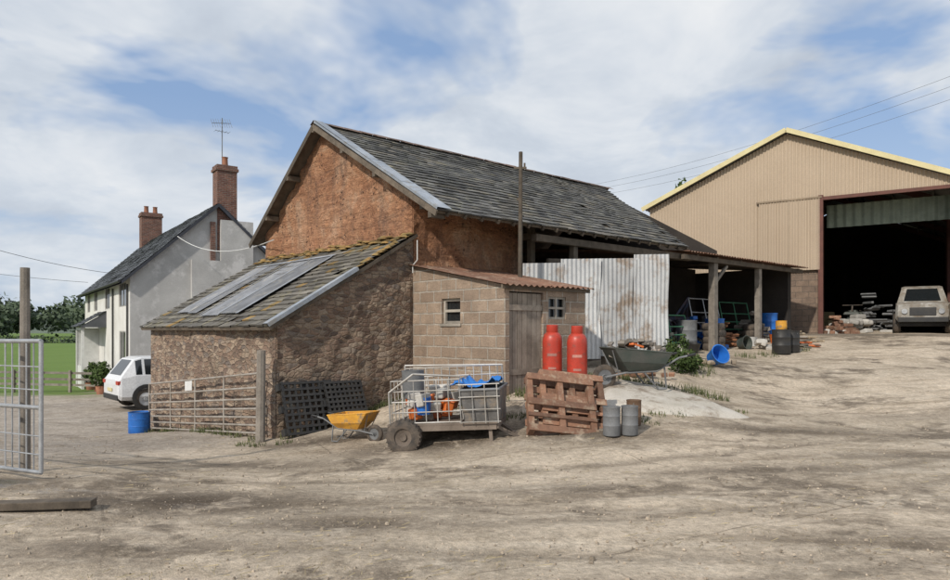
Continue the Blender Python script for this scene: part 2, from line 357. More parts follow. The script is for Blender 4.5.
gd=(yf-(27.5+(-16.5-xf)*.25)); g=sstep(0,1.5,gd)*(xf<-15.5-(yf-28)*.35)
g=np.maximum(g,sstep(45,50,yf)); g=np.maximum(g,sstep(32,36,-xf)); g=np.maximum(g,sstep(32,40,xf)); g=np.maximum(g,sstep(20,30,-yf))
for nm,arr in (('grass',g),('mud',np.maximum(blobs(xf,yf,MUD),TK*.7)),('wet',blobs(xf,yf,((-5.1,7.1,.9,.3,1.),(-4.2,6.9,.6,.2,.8),(-2.6,6.6,.7,.2,.7)))),('grey',sstep(.5,3.,(yf-9.2)*.6-(xf+3.8)*.8)*(xf<3))):
    a=me.attributes.new(nm,'FLOAT','POINT'); a.data.foreach_set('value',np.asarray(arr,np.float32))
me.materials.append(m_ground()); me.polygons.foreach_set('use_smooth',[True]*len(me.polygons))
gob=bpy.data.objects.new('ground',me); sc.collection.objects.link(gob)
# ------------------------------------------------ BARN (local x = long axis, y = across gable)
AR=R(42); GO=V(-1.28,13.98,0)
def bw(x,y,z=0): return V(GO.x+x*math.cos(AR)-y*math.sin(AR),GO.y+x*math.sin(AR)+y*math.cos(AR),z)
barn=root('stone_barn',GO,AR)
YW=6.75; YA=3.5; ZA=6.53
def zr(y): return ZA-(YA-y)*.572 if y<YA else ZA-(y-YA)*.72
def roughwall(name,mt,o,ud,L,z0f,z1f,nrm,parent,th=.3,st=.1,amp=.03):
    mb=MB(); o=Vector(o);ud=Vector(ud);nrm=Vector(nrm); nu=max(2,int(L/st)); nz=36
    rows=[]
    for j in range(nz+1):
        row=[]
        for i in range(nu+1):
            s=L*i/nu; z=z0f(s)+(z1f(s)-z0f(s))*j/nz; p=o+ud*s+V(0,0,z)
            edge=0 if i in(0,nu) else 1
            row.append(p+nrm*(amp*edge*(noise.noise(p*1.1)+.6*noise.noise(p*4))))
        rows.append(row)
    mb.grid(rows,.5)
    for a in (0,nu):
        for j in range(nz): mb.q([rows[j][a],rows[j+1][a],rows[j+1][a]-nrm*th,rows[j][a]-nrm*th],.5)
    for i in range(nu): mb.q([rows[-1][i],rows[-1][i+1],rows[-1][i+1]-nrm*th,rows[-1][i]-nrm*th],.5)
    mb.q([o-nrm*th+V(0,0,z0f(0)),o-nrm*th+ud*L+V(0,0,z0f(L)),o-nrm*th+ud*L+V(0,0,z1f(L)),o-nrm*th+V(0,0,z1f(0))],.5)
    return mb.build(name,mt,parent)
roughwall('gable_wall',COB,(0,0,0),(0,1,0),YA,lambda s:-1.2,lambda s:zr(s)-.08,(-1,0,0),barn,amp=.09)
roughwall('gable_wall_rear',COB,(0,YA,0),(0,1,0),YW-YA,lambda s:-1.2,lambda s:zr(YA+s)-.08,(-1,0,0),barn,amp=.09)
roughwall('front_wall',COB,(.02,-.02,0),(1,0,0),3.1,lambda s:0,lambda s:4.42,(0,-1,0),barn,amp=.09)
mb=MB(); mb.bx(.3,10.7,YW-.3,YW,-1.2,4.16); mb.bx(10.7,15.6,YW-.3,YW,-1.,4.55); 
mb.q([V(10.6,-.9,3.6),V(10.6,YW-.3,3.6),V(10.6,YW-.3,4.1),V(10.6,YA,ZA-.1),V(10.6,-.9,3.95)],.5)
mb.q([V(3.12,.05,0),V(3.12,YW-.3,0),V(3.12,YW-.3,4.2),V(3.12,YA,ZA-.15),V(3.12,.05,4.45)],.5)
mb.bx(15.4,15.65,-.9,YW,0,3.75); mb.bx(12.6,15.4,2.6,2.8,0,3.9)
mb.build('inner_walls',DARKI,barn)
mb=MB(); mb.bx(.4,15.3,-.7,YW-.4,.3,.92); mb.build('earth_floor',mat('earth_floor',(.14,.11,.085),(.09,.07,.055),.95),barn)
def UXf(f): return 8.9+(11.2-8.9)*f
sl=math.hypot(YA+1.17,ZA-3.86); vd=V(0,(YA+1.17)/sl,(ZA-3.86)/sl)
mb=MB();mb2=MB(); slates(mb,(-.3,-1.17,3.86),(1,0,0),vd,UXf,sl,.3,.21,mb2,lambda a,v,x,y:.12+.12*(v<.12)+.3*(noise.noise(Vector((x*.35,y*.6,9)))>.2))
mb.build('slate_roof_front',SLATE,barn); mb2.build('mossy_roof_slates',MOSSY,barn)
mb=MB()
nn=V(1,0,0).cross(vd)
o=V(-.27,-1.14,3.875)
p=[o,o+V(8.85,0,0),o+V(11.1,0,0)+vd*(sl-.05),o+vd*(sl-.05)]
mb.q([q-nn*.02 for q in p]); mb.q([q-nn*.07 for q in p])
for a,b2 in ((0,1),(1,2),(2,3),(3,0)): mb.q([p[a]-nn*.02,p[b2]-nn*.02,p[b2]-nn*.07,p[a]-nn*.07])
sl2=math.hypot(YW+.25-YA,.72*(YW+.25-YA)); 
q0=[V(-.3,YA,ZA),V(10.9,YA,ZA),V(10.9,YW+.25,zr(YW+.25)),V(-.3,YW+.25,zr(YW+.25))]
mb.q([v+V(0,0,.02) for v in q0]); mb.q([v-V(0,0,.06) for v in q0]); mb.q([q0[0]+V(0,0,.02),q0[0]-V(0,0,.06),q0[3]-V(0,0,.06),q0[3]+V(0,0,.02)])
mb.build('roof_structure',WOOD,barn)
mb=MB(); vd2=V(0,-(YW+.25-YA),.72*(YW+.25-YA)).normalized(); slates(mb,(10.9,YW+.25,zr(YW+.25)+.03),(-1,0,0),vd2,lambda f:11.2,sl2,.3,.21); mb.build('slate_roof_rear',SLATE,barn)
mb=MB()
x=-.32
while x<11:
    mb.grid([[V(xx,YA+dy,ZA+.07-abs(dy)*.55+random.uniform(-.008,.008)) for dy in (-.16,-.08,0,.08,.16)] for xx in (x,x+.42)]); x+=.43
mb.build('ridge_tiles',mat('ridge_tile',(.17,.11,.085),(.10,.075,.06),.9),barn,smooth=60)
mb=MB(); o=V(-.33,-1.2,3.86)+nn*.055
for k in range(4):
    L0=sl*k/4; L1=sl*(k+1)/4+.02; dz=nn*(.004*k); ww=(.36,.33,.27,.24)[k]
    mb.q([o+vd*L0+dz,o+V(ww,0,0)+vd*L0+dz,o+V(ww,0,0)+vd*L1+dz,o+vd*L1+dz])
mb.q([o,o+vd*sl,o+vd*sl-nn*.05,o-nn*.05])
mb.build('verge_flashing',LEAD,barn)
mb=MB(); mb.beam(V(-.33,-1.2,3.79),V(-.33,YA,ZA-.09),.035,.11); mb.beam(V(-.33,YA,ZA-.09),V(-.33,YW+.3,zr(YW+.3)-.06),.035,.12)
for yy in (-1.,.9,2.2,YA,4.8,6.0): mb.beam(V(-.34,yy,zr(yy)-.16),V(.0,yy,zr(yy)-.16),.1,.12)
mb.build('barge_boards',WOOD,barn)
mb=MB(); mb.beam((2.6,-.95,3.62),(9.0,-.95,3.62),.16,.16); mb.beam((-.2,-.55,4.02),(2.9,-.55,4.02),.1,.1)
xx=0.
while xx<9: mb.beam(V(xx,-1.15,3.80),V(xx,-.1,4.40),.06,.09); xx+=.45
mb.beam((4.,-.9,.4),(4.,-.9,3.6),.15,.15); mb.beam((7.2,-.9,.5),(7.2,-.9,3.6),.15,.15)
mb.beam((3.2,-.3,.4),(3.2,-.3,4.3),.14,.14)
mb.beam((3.1,-.9,3.15),(6,-.9,3.3),.08,.1); mb.beam((3.1,-.6,3.75),(3.1,1.5,3.75),.12,.15)
mb.build('front_timbers',WOOD,barn,bevel=.01)
mb=MB()
for k in range(9):
    corr_slope(mb,(8.35+k*.84,-1.35+random.uniform(-.04,.04),3.74+.006*(k%2)),(1,0,0),V(0,1,.095),.9,8.3,.15,.02)
mb.build('shelter_roof_sheets',RUST,barn)
mb=MB(); mb.beam((8.3,-1.15,3.6),(15.9,-1.15,3.62),.1,.13)
for xx in (9,10.1,11.5,12.9,14.3,15.6): mb.beam((xx,-1.2,3.64),(xx,6.5,4.36),.07,.12)
mb.build('shelter_rafters',WOOD,barn)
mb=MB(); mb.beam((10.1,-1.05,.3),(10.1,-1.05,3.55),.22,.2); mb.beam((12.9,-1.05,.6),(12.9,-1.05,3.55),.18,.17)
mb.beam((10.1,-1.05,2.9),(10.8,-1.1,3.5),.09,.09)
mb.build('shelter_posts',GWOOD,barn,bevel=.02)
LW=-2.95
def zl(x): return 3.54+x*.597
roughwall('lean_to_end_wall',RUB,(LW,-.03,0),(1,0,0),-LW,lambda s:-1.2,lambda s:zl(LW+s)-.05,(0,-1,0),barn,amp=.07)
roughwall('lean_to_eaves_wall',RUB2,(LW-.02,.0,0),(0,1,0),YW+.1,lambda s:-2.,lambda s:zl(LW)-.05,(-1,0,0),barn,amp=.07)
roughwall('lean_to_far_wall',RUB,(LW,YW+.1,0),(1,0,0),-LW,lambda s:-2.,lambda s:zl(LW+s)-.05,(0,1,0),barn,amp=.03)
sl3=math.hypot(3.18,3.18*.597); vd3=V(3.18,0,3.18*.597).normalized(); n4=V(0,-1,0).cross(vd3)
lo=V(-3.18,YW+.25,zl(-3.18)+.02)
mb=MB();mb2=MB()
slates(mb,lo,(0,-1,0),vd3,lambda f:YW+.4,sl3,.28,.19,mb2,lambda a,v,x,y:.03+.8*(v>.9)*(a>.15)+.3*(v>.78)*(a>.3)+.5*(a>.97)*(v>.4)+.06*(noise.noise(Vector((x*.8,y*.9,4)))>.2))
mb.build('lean_to_slates',MOSSY,barn); mb2.build('lichen_slates',MOSS,barn)
mb=MB(); p=[lo-n4*.02,lo-n4*.02+V(0,-YW-.4,0),lo-n4*.02+V(0,-YW-.4,0)+vd3*sl3,lo-n4*.02+vd3*sl3]
mb.q(p); mb.q([v-n4*.06 for v in p]); 
for a in range(4): mb.q([p[a],p[(a+1)%4],p[(a+1)%4]-n4*.06,p[a]-n4*.06])
mb.build('lean_to_deck',WOOD,barn)
mb=MB()
for (u0,v0,w,h) in ((1.2,.6,.85,2.3),(2.02,.55,.5,2.4),(3.15,.4,.98,2.6),(4.1,.45,.95,2.5)):
    corr_slope(mb,lo+V(0,-u0,0)+vd3*v0+n4*(.048+random.uniform(0,.012)),(0,-1,0),vd3,w,h,.075,.007)
mb.build('roof_patch_sheets',mat('patch_sheet',(.25,.26,.28),(.155,.16,.17),.6,.15,2.2,30,.3,.3,.01,(.29,.285,.27),3.5),barn)
mb=MB()
for (u0,v0,w,h) in ((4.08,.45,.05,2.5),(1.2,2.9,3.9,.08),(5.05,.4,.06,2.6),(3.12,.4,.05,2.6)):
    q=lo+V(0,-u0,0)+vd3*v0+n4*.075; mb.q([q,q+V(0,-w,0),q+V(0,-w,0)+vd3*h,q+vd3*h])
o=lo+V(0,-YW-.43,0)+n4*.06
mb.q([o,o+vd3*2.1,o+vd3*2.1+V(0,.12,0),o+V(0,.17,0)]); mb.q([o,o+vd3*2.1,o+vd3*2.1-n4*.07,o-n4*.07])
mb.build('roof_flashings',LEAD,barn)
mb=MB(); 
for k in range(70):
    yy=random.uniform(-.05,YW-.2); q=V(-.12+random.uniform(-.3,.05),yy,0); q.z=zl(q.x)+.06
    mb.lathe([(.001,.05),(.06,.035),(.1,0)],q,7)
for k in range(25):
    xx=random.uniform(-1.2,0); mb.lathe([(.001,.05),(.05,.035),(.09,0)],V(xx,-.05,zl(xx)+.05),7)
mb.build('moss_cushions',MOSS,barn,smooth=60)
# block outhouse
KX,KY=2.2,-2.7
mb=MB()
zt=lambda y:2.9+.19*y
wy0,wy1,wz0,wz1=-.95,-1.5,1.72,2.2
def panel_x(x,ya,yb,za,zb,zbf=None):
    z1a=zbf(ya) if zbf else zb; z1b=zbf(yb) if zbf else zb
    mb.q([V(x,ya,za),V(x,yb,za),V(x,yb,z1b),V(x,ya,z1a)],.5)
panel_x(0,-.03,wy0,-.3,0,zt); panel_x(0,wy1,KY,-.3,0,zt); panel_x(0,wy0,wy1,-.3,wz0); panel_x(0,wy0,wy1,wz1,0,zt)
for a in ((wy0,wz0,wy0,wz1),(wy1,wz0,wy1,wz1),(wy0,wz0,wy1,wz0),(wy0,wz1,wy1,wz1)):
    mb.q([V(0,a[0],a[1]),V(0,a[2],a[3]),V(.15,a[2],a[3]),V(.15,a[0],a[1])],.5)
zf=2.9+.19*KY
def py(xa,xb,za,zb): mb.q([V(xa,KY,za),V(xb,KY,za),V(xb,KY,zb),V(xa,KY,zb)],.5)
dx0,dx1,dzt=.1,.98,2.28; fx0,fx1,fz0,fz1=1.12,1.62,1.8,2.22
py(0,dx0,-.3,zf);py(dx0,dx1,dzt,zf);py(dx1,fx0,-.3,zf);py(fx1,KX,-.3,zf);py(fx0,fx1,-.3,fz0);py(fx0,fx1,fz1,zf)
for xa in (dx0,dx1,): mb.q([V(xa,KY,-.3),V(xa,KY,dzt),V(xa,KY+.12,dzt),V(xa,KY+.12,-.3)],.5)
for xa in (fx0,fx1): mb.q([V(xa,KY,fz0),V(xa,KY,fz1),V(xa,KY+.12,fz1),V(xa,KY+.12,fz0)],.5)
mb.q([V(KX,KY,-.3),V(KX,0,-.3),V(KX,0,2.9),V(KX,KY,zf)],.5)
mb.build('outhouse_walls',BLK,barn)
mb=MB()
for i in range(7):
    w=(dx1-dx0)/7; mb.bx(dx0+i*w+.006,dx0+(i+1)*w-.006,KY+.05,KY+.08,.45+random.uniform(0,.04),dzt-.02)
mb.bx(dx0,dx1,KY+.03,KY+.05,.8,.9);mb.bx(dx0,dx1,KY+.03,KY+.05,1.95,2.05)
mb.build('plank_door',mat('door_timber',(.34,.29,.235),(.21,.175,.14),.9,0,4,30,.5,.35),barn)
mb=MB()
for z in (wz0,wz1-.05,(wz0+wz1)/2-.02): mb.bx(.06,.1,wy1,wy0,z,z+.05)
for y in (wy1,wy0-.05): mb.bx(.055,.105,y,y+.05,wz0,wz1)
mb.bx(-.03,.06,wy1-.03,wy0+.03,wz0-.05,wz0-.003)
for z in (fz0,fz1-.04,(fz0+fz1)/2-.02): mb.bx(fx0,fx1,KY+.03,KY+.06,z,z+.04)
for x in (fx0,fx1-.04,(fx0+fx1)/2-.02): mb.bx(x,x+.04,KY+.025,KY+.065,fz0,fz1)
mb.build('outhouse_window_frames',mat('pale_frame',(.42,.38,.32),None,.8),barn)
mb=MB(); mb.q([V(.12,wy0,wz0),V(.12,wy1,wz0),V(.12,wy1,wz1),V(.12,wy0,wz1)]); mb.q([V(fx0,KY+.09,fz0),V(fx1,KY+.09,fz0),V(fx1,KY+.09,fz1),V(fx0,KY+.09,fz1)]); mb.build('outhouse_glass',GLASS,barn)
mb=MB()
vdo=V(0,1,.19); 
corr_slope(mb,(-.12,KY-.14,zf+.0),(1,0,0),vdo,1.25,2.9,.15,.018,.3); corr_slope(mb,(1.05,KY-.12,zf+.012),(1,0,0),vdo,1.3,2.85,.15,.018,.8)
mb.build('outhouse_roof',RUST,barn)
mb=MB(); mb.beam((-.1,KY-.02,zf-.03),(2.3,KY-.02,zf-.03),.04,.07); mb.build('outhouse_fascia',WOOD,barn)
mb=MB(); mb.tube([V(-.06,-.25,3.4),V(-.06,-.25,3.0),V(-.06,-.1,2.9),V(-.06,-.1,2.75)],.012); mb.build('white_pipe',WHP,barn,smooth=40)
pz=bw(1.78,-1.32)
mb=MB(); mb.cyl((0,0,0),(0.02,0,4.58),.055,.04,10); mb.beam((-.12,0,4.25),(.14,0,4.25),.04,.04); mb.beam((-.06,.02,3.6),(.05,.02,3.6),.06,.05); mb.cyl((.1,0,4.25),(.1,0,4.35),.02); 
mb.build('wooden_pole',WOOD,None,(pz.x,pz.y,.7),smooth=40)
s0=V(1.03,14.85,0); s1=V(4.45,15.6,0); ud=(s1-s0).normalized()
ws=root('corrugated_sheet_panel',s0)
mb=MB(); nrm=V(ud.y,-ud.x,0)
for k in range(4):
    o=ud*(k*.86)+nrm*(.02*(k%2)); corr(mb,o,ud,.92-(.06*(k==3)),lambda s,k=k:.98+.02*k-.04*(k==1),lambda s,k=k:3.04+.07*k+.03*s+.04*(k%2),nrm,.1,.015,nz=8,wob=.16,rv=(.5,.85,.35,.6)[k])
mb.build('sheets',WSHEET,ws,smooth=60)
mb=MB(); mb.beam(ud*.2+V(0,.1,1.4),ud*3.3+V(0,.1,1.4),.05,.08); mb.beam(ud*.2+V(0,.1,2.7),ud*3.3+V(0,.1,2.9),.05,.08)
for s in (.3,1.9,3.3): mb.beam(ud*s+V(0,.15,.3),ud*s+V(0,.15,3.),.08,.08)
mb.build('frame',WOOD,ws)
# ------------------------------------------------ BIG SHED
SR=math.atan2(-.56,.829); shed=root('farm_shed',(12.65,25,0),SR)
XL,XR2,XA,ZE,ZP=-6.46,4.1,-1.18,6.6,8.93
def zt2(x): return ZP-(ZP-ZE)*abs(x-XA)/(XA-XL)
mb=MB()
corr(mb,(XL,0,0),(1,0,0),-XL,lambda s:3.86,lambda s:zt2(XL+s),(0,-1,0),.12,.016,True)
corr(mb,(0,0,0),(1,0,0),XR2,lambda s:6.36,lambda s:zt2(s),(0,-1,0),.12,.016,True)
for k in range(2): corr(mb,(-2.15+k*1.05,-.09-.004*k,0),(1,0,0),1.06,lambda s:3.8,lambda s:6.42,(0,-1,0),.1,.015,True,rv=.1)
mb.build('front_cladding',TANS,shed)
mb=MB(); mb.bx(-2.25,.0,-.12,-.05,6.4,6.46); mb.build('door_track',mat('door_track',(.36,.27,.18),None,.7),shed)
mb=MB(); mb.bx(XL+.1,-.15,.06,.25,0,3.9); mb.build('front_block_wall',BLK2,shed)
mb=MB(); mb.bx(-.12,.04,-.1,.12,.8,6.5); mb.bx(3.98,4.12,-.1,.12,.8,6.5); mb.beam((0,-.02,6.38),(4.1,-.02,6.38),.1,.12)
for yy in (4.5,9,13.5,18):
    mb.bx(XL+.1,XL+.3,yy,yy+.2,0,6.5); mb.bx(3.8,4.,yy,yy+.2,0,6.5); mb.beam((XL,yy,6.4),(XA,yy,8.7),.12,.25); mb.beam((XA,yy,8.7),(4.1,yy,6.4),.12,.25)
mb.build('steel_frame',STEELR,shed)
def roofside(xa,za,xb,zb):
    m1=MB(); d=V(xb-xa,0,zb-za); L=d.length
    corr_slope(m1,(xa,-.25,za),(0,1,0),d,18.8,L,.3,.03,.5)
    return m1
roofside(XL-.2,zt2(XL)+.0,XA,ZP+.08).build('roof_left',mat('fibre_cement',(.30,.29,.26),(.22,.21,.19),.9,0,1,20,.2,0),shed)
roofside(4.3,zt2(4.3)+.05,XA,ZP+.08).build('roof_right',MATS['fibre_cement'],shed)
mb=MB(); mb.beam((XL-.25,-.28,ZE+.0),(XA,-.28,ZP+.09),.04,.17); mb.beam((XA,-.28,ZP+.09),(4.4,-.28,zt2(4.4)+.09),.04,.17); mb.build('verge_trim',YEL,shed)
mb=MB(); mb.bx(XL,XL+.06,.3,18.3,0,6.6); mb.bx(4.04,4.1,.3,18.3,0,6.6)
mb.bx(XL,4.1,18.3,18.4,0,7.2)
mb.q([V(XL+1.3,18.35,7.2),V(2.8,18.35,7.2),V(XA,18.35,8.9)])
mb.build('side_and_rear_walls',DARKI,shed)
mb=MB()
for k in range(1,7):
    f=k/7; mb.beam((XL+(XA-XL)*f,.2,zt2(XL+(XA-XL)*f)-.12),(XL+(XA-XL)*f,18,zt2(XL+(XA-XL)*f)-.12),.06,.14); x=XA+(4.1-XA)*f; mb.beam((x,.2,zt2(x)-.12),(x,18,zt2(x)-.12),.06,.14)
mb.build('purlins',GWOOD,shed)
mb=MB(); mb.bx(XL+.1,4.0,-.4,18.2,.6,1.46); mb.build('shed_floor',mat('shed_floor',(.22,.185,.15),(.14,.12,.095),.95),shed)
mb=MB(); corr(mb,(-.0,1.2,0),(1,0,0),4.,lambda s:5.45,lambda s:6.3,(0,-1,0),.3,.03); mb.build('inner_door_panel',mat('green_grey_sheet',(.24,.28,.22),(.17,.20,.16),.7),shed)
# ------------------------------------------------ FARMHOUSE
HR=R(35.4); house=root('farmhouse',(-14.08,28,0),HR)
HW,HL,he,ha=6.9,15.8,3.89,7.07
mb=MB(); mb.q([V(0,0,-1.6),V(HW,0,-1.6),V(HW,0,he),V(HW/2,0,ha-.05),V(0,0,he)],.5); mb.q([V(HW,0,-1.6),V(HW,HL,-1.6),V(HW,HL,he),V(HW,0,he)]); mb.q([V(0,HL,-1.6),V(HW,HL,-1.6),V(HW,HL,he),V(HW/2,HL,ha-.05),V(0,HL,he)],.5)
mb.bx(HW/2-1.1,HW/2+1.5,-.22,-.003,-1.6,4.6); mb.bx(HW/2+.1,HW/2+1.5,-.22,-.003,4.6,6.4)
mb.build('gable_walls',REND,house)
wins=[(1.0,2.9,2.6,3.65),(1.1,2.8,.25,1.55),(5.7,7.3,2.6,3.65),(10.2,11.6,2.6,3.65),(10.2,11.4,.25,1.5),(13.3,14.6,2.6,3.65)]
ycut=sorted({0,HL,*[w[0] for w in wins],*[w[1] for w in wins]}); zcut=[-1.6,.25,1.5,1.55,2.6,3.65,he]
mb=MB()
for ya,yb in zip(ycut[:-1],ycut[1:]):
    for za,zb in zip(zcut[:-1],zcut[1:]):
        c=((ya+yb)/2,(za+zb)/2)
        if any(w[0]<c[0]<w[1] and w[2]<c[1]<w[3] for w in wins): continue
        mb.q([V(0,ya,za),V(0,yb,za),V(0,yb,zb),V(0,ya,zb)],.5)
for w in wins:
    for (a,b2,c,d) in ((w[0],w[2],w[0],w[3]),(w[1],w[2],w[1],w[3]),(w[0],w[2],w[1],w[2]),(w[0],w[3],w[1],w[3])):
        mb.q([V(0,a,b2),V(0,c,d),V(.12,c,d),V(.12,a,b2)],.5)
mb.build('front_wall',RENDW,house)
mb=MB();mg=MB()
for w in wins:
    for y in (w[0],(w[0]+w[1])/2-.02,w[1]-.05): mb.bx(.035,.06,y,y+.05,w[2],w[3])
    for z in (w[2],w[3]-.05): mb.bx(.033,.063,w[0],w[1],z,z+.05)
    mg.q([V(.055,w[0],w[2]),V(.055,w[1],w[2]),V(.055,w[1],w[3]),V(.055,w[0],w[3])])
mb.build('window_frames',mat('window_paint',(.45,.44,.42),None,.6),house); mg.build('window_glass',GLASS,house)
def rf(x): return he+(ha-he)*(1-abs(x-HW/2)/(HW/2))
mb=MB(); slh=math.hypot(HW/2+.35,ha-rf(-.35))
vdh=V(HW/2+.35,0,ha-rf(-.35)).normalized(); slates(mb,(-.35,HL+.2,rf(-.35)+.04),(0,-1,0),vdh,lambda f:HL+.45,slh,.32,.24)
vdh2=V(-(HW/2+.35),0,ha-rf(-.35)).normalized(); slates(mb,(HW+.35,-.25,rf(-.35)+.04),(0,1,0),vdh2,lambda f:HL+.45,slh,.32,.24)
mb.build('slate_roof',mat('blue_slate',(.085,.09,.10),(.055,.06,.065),.6,0,1,25,.3,.35),house)
mb=MB()
for s in (-1,1):
    e=V(HW/2+s*(HW/2+.35),0,rf(-.35))
    for y0,y1 in ((-.25,HL+.25),):
        mb.q([V(e.x,y0,e.z),V(e.x,y1,e.z),V(HW/2,y1,ha+.01),V(HW/2,y0,ha+.01)])
        mb.q([V(e.x,y0,e.z-.1),V(e.x,y1,e.z-.1),V(HW/2,y1,ha-.09),V(HW/2,y0,ha-.09)])
    mb.q([V(e.x,-.26,e.z+.03),V(HW/2,-.26,ha+.04),V(HW/2,-.26,ha-.12),V(e.x,-.26,e.z-.12)])
mb.build('roof_structure',mat('dark_fascia',(.05,.055,.07),None,.6),house)
mb=MB(); mb.cyl((-.42,-.2,he-.32),(-.42,HL,he-.32),.06); mb.cyl((-.06,.3,-1.2),(-.06,.3,he-.4),.04); mb.cyl((-.06,4.3,-1.2),(-.06,4.3,he-.4),.04); mb.build('gutter_and_downpipe',BLACK,house)
def chimney(x,y,z0,z1,w,d,pots):
    mb=MB(); mb.bx(x-w/2,x+w/2,y-d/2,y+d/2,z0,z1-.25); mb.bx(x-w/2-.06,x+w/2+.06,y-d/2-.06,y+d/2+.06,z1-.25,z1-.13); mb.bx(x-w/2-.02,x+w/2+.02,y-d/2-.02,y+d/2+.02,z1-.13,z1)
    mb.build('chimney',BRK,house)
    mp=MB()
    for px in pots: mp.lathe([(.15,0),(.13,.15),(.12,.38),(.15,.42),(.11,.42),(.1,.1)],(x+px,y,z1),14)
    mp.build('chimney_pot',mat('terracotta',(.34,.15,.09),None,.8),house,smooth=40)
chimney(HW/2+.42,.35,5.,8.85,.85,.75,[0]); chimney(HW/2,HL-.8,6.2,8.75,1.15,.8,[-.25,.25])
mb=MB(); mb.bx(HW/2-.3,HW/2-.1,-.12,-.004,4.61,6.3); mb.build('old_brick_strip',BRK,house)
mb=MB(); 
for y in (7.,9.4): mb.bx(-1.05,-.93,y,y+.12,-1.3,1.75)
mb.bx(-1.0,-.003,9.4,9.5,-1.2,1.7); mb.bx(-1.05,-.95,7,9.5,1.6,1.78)
mb.bx(-.98,-.9,7.1,9.4,-1.3,-.2)
mb.build('porch_posts',WHP,house)
mb=MB(); vp=V(1.3,0,.8).normalized(); slates(mb,(-1.25,9.75,1.75),(0,-1,0),vp,lambda f:3.,1.5,.3,.2); mb.q([V(-1.25,9.75,1.74),V(-1.25,6.75,1.74),V(.0,6.75,2.5),V(.0,9.75,2.5)]); mb.q([V(-1.2,6.78,1.72),V(-.002,6.78,1.72),V(-.002,6.78,2.48)]); mb.build('porch_roof',MATS['blue_slate'],house)
ax=HW/2+.3
mb=MB(); mb.cyl((ax,.35,8.6),(ax,.35,11.0),.02); mb.cyl((ax-.45,.3,10.7),(ax+.4,.45,10.85),.012)
for i in range(9):
    f=i/8; c=V(ax-.45+.85*f,.3+.15*f,10.7+.15*f); mb.cyl(c+V(0.02,-.15,-.22),c+V(-.02,.15,.22),.008,.008,5)
mb.cyl((ax-.3,.3,10.4),(ax+.3,.4,10.4),.01)
for i in range(5): c=V(ax-.3+.15*i,.35,10.4); mb.cyl(c+V(0,-.2,0),c+V(0,.2,0),.006,.006,5)
mb.build('tv_aerial',GREYP,house)
# ------------------------------------------------ gates
def tube_gate(name,p0,p1,h,bars,verts,z0,mt,r=.022,vr=None):
    p0=Vector(p0);p1=Vector(p1); g=root(name,p0); d=p1-p0; mb=MB()
    for b in bars: mb.cyl(V(0,0,z0+b),d+V(0,0,z0+b),r,r,8)
    for f in verts: q=d*f; mb.cyl(q+V(0,0,z0),q+V(0,0,z0+h),vr or r,vr or r,8)
    mb.build('bars',mt,g,smooth=50); return g
a=bw(-3.18,.25);b=bw(-3.2,6.2); a.z=H(a.x,a.y);b.z=H(b.x,b.y)-.02
g=tube_gate('farm_gate',a,b,1.05,[0,.14,.28,.43,.6,.8,1.05],[0,.25,.5,.75,1],.12,mat('dull_gate',(.40,.37,.33),(.26,.22,.18),.7,.2,4,40,.2,.1),.02)
mb=MB(); d=(b-a)
c=d*.55+V(0,0,.95); t_=d.normalized()*.2; nn2=V(-.743,-.669,0)*.035
mb.q([c-t_+nn2,c+t_+nn2,c+t_+nn2+V(0,0,.2),c-t_+nn2+V(0,0,.2)]); mb.q([c-t_+nn2*.8,c+t_+nn2*.8,c+t_+nn2*.8+V(0,0,.2),c-t_+nn2*.8+V(0,0,.2)]); mb.build('sign_plate',WHP,g)
q=bw(-3.25,.0); mb=MB(); mb.cyl((0,0,-.3),(.02,0,1.58),.085,.075,9); mb.cyl((.09,0,.5),(.09,0,.6),.02); mb.build('gate_post',GWOOD,None,(q.x,q.y,H(q.x,q.y)),smooth=30)
gx0,gy0=-4.68,7.4; gx1,gy1=-7.2,8.6
g=tube_gate('metal_yard_gate',(gx0,gy0,0),(gx1,gy1,-.02),1.42,[0,.7,1.42],[0,.33,.66,1],.06,GALV,.024)
mb=MB(); d=V(gx1-gx0,gy1-gy0,0)
for i in range(1,22): q=d*(i/22); mb.cyl(q+V(0,0,.06),q+V(0,0,1.48),.009,.009,6)
for z in (.25,.45,.95,1.2): mb.cyl(V(0,0,z),d+V(0,0,z),.008,.008,6)
mb.build('mesh_rods',GALV,g)
mb=MB(); mb.cyl((0,0,-.3),(.0,0,2.33),.06,.05,10); mb.build('wooden_post',GWOOD,None,(-5.28,8.05,0),smooth=30)
# ------------------------------------------------ wires
def wire(pts,r,mt,name,n=14,sag=.5):
    p0,p1=Vector(pts[0]),Vector(pts[1]); mb=MB(); L=[p0.lerp(p1,i/n)-V(0,0,sag*4*(i/n)*(1-i/n)) for i in range(n+1)]; mb.tube(L,r,4); mb.build(name,mt)
WIRE=mat('wire_grey',(.20,.20,.21),None,.6,0,3,30,0,0)
for k,dz in enumerate((0,.55,1.0)): wire(((9.9,62,13.6+dz),(26,31,13.6+dz*1.2)),.009,WIRE,'overhead_wire',sag=.8)
wire(((-22,22,6.6),(-17.3,33,4.3)),.010,CABLE,'overhead_wire'); wire(((-30,38,5.2),(-22.,39,4.3)),.010,CABLE,'overhead_wire',sag=.1)
wire(((-12.4,28.6,5.5),(-5.25,17.9,3.95)),.014,WHP,'house_cable',sag=.45)
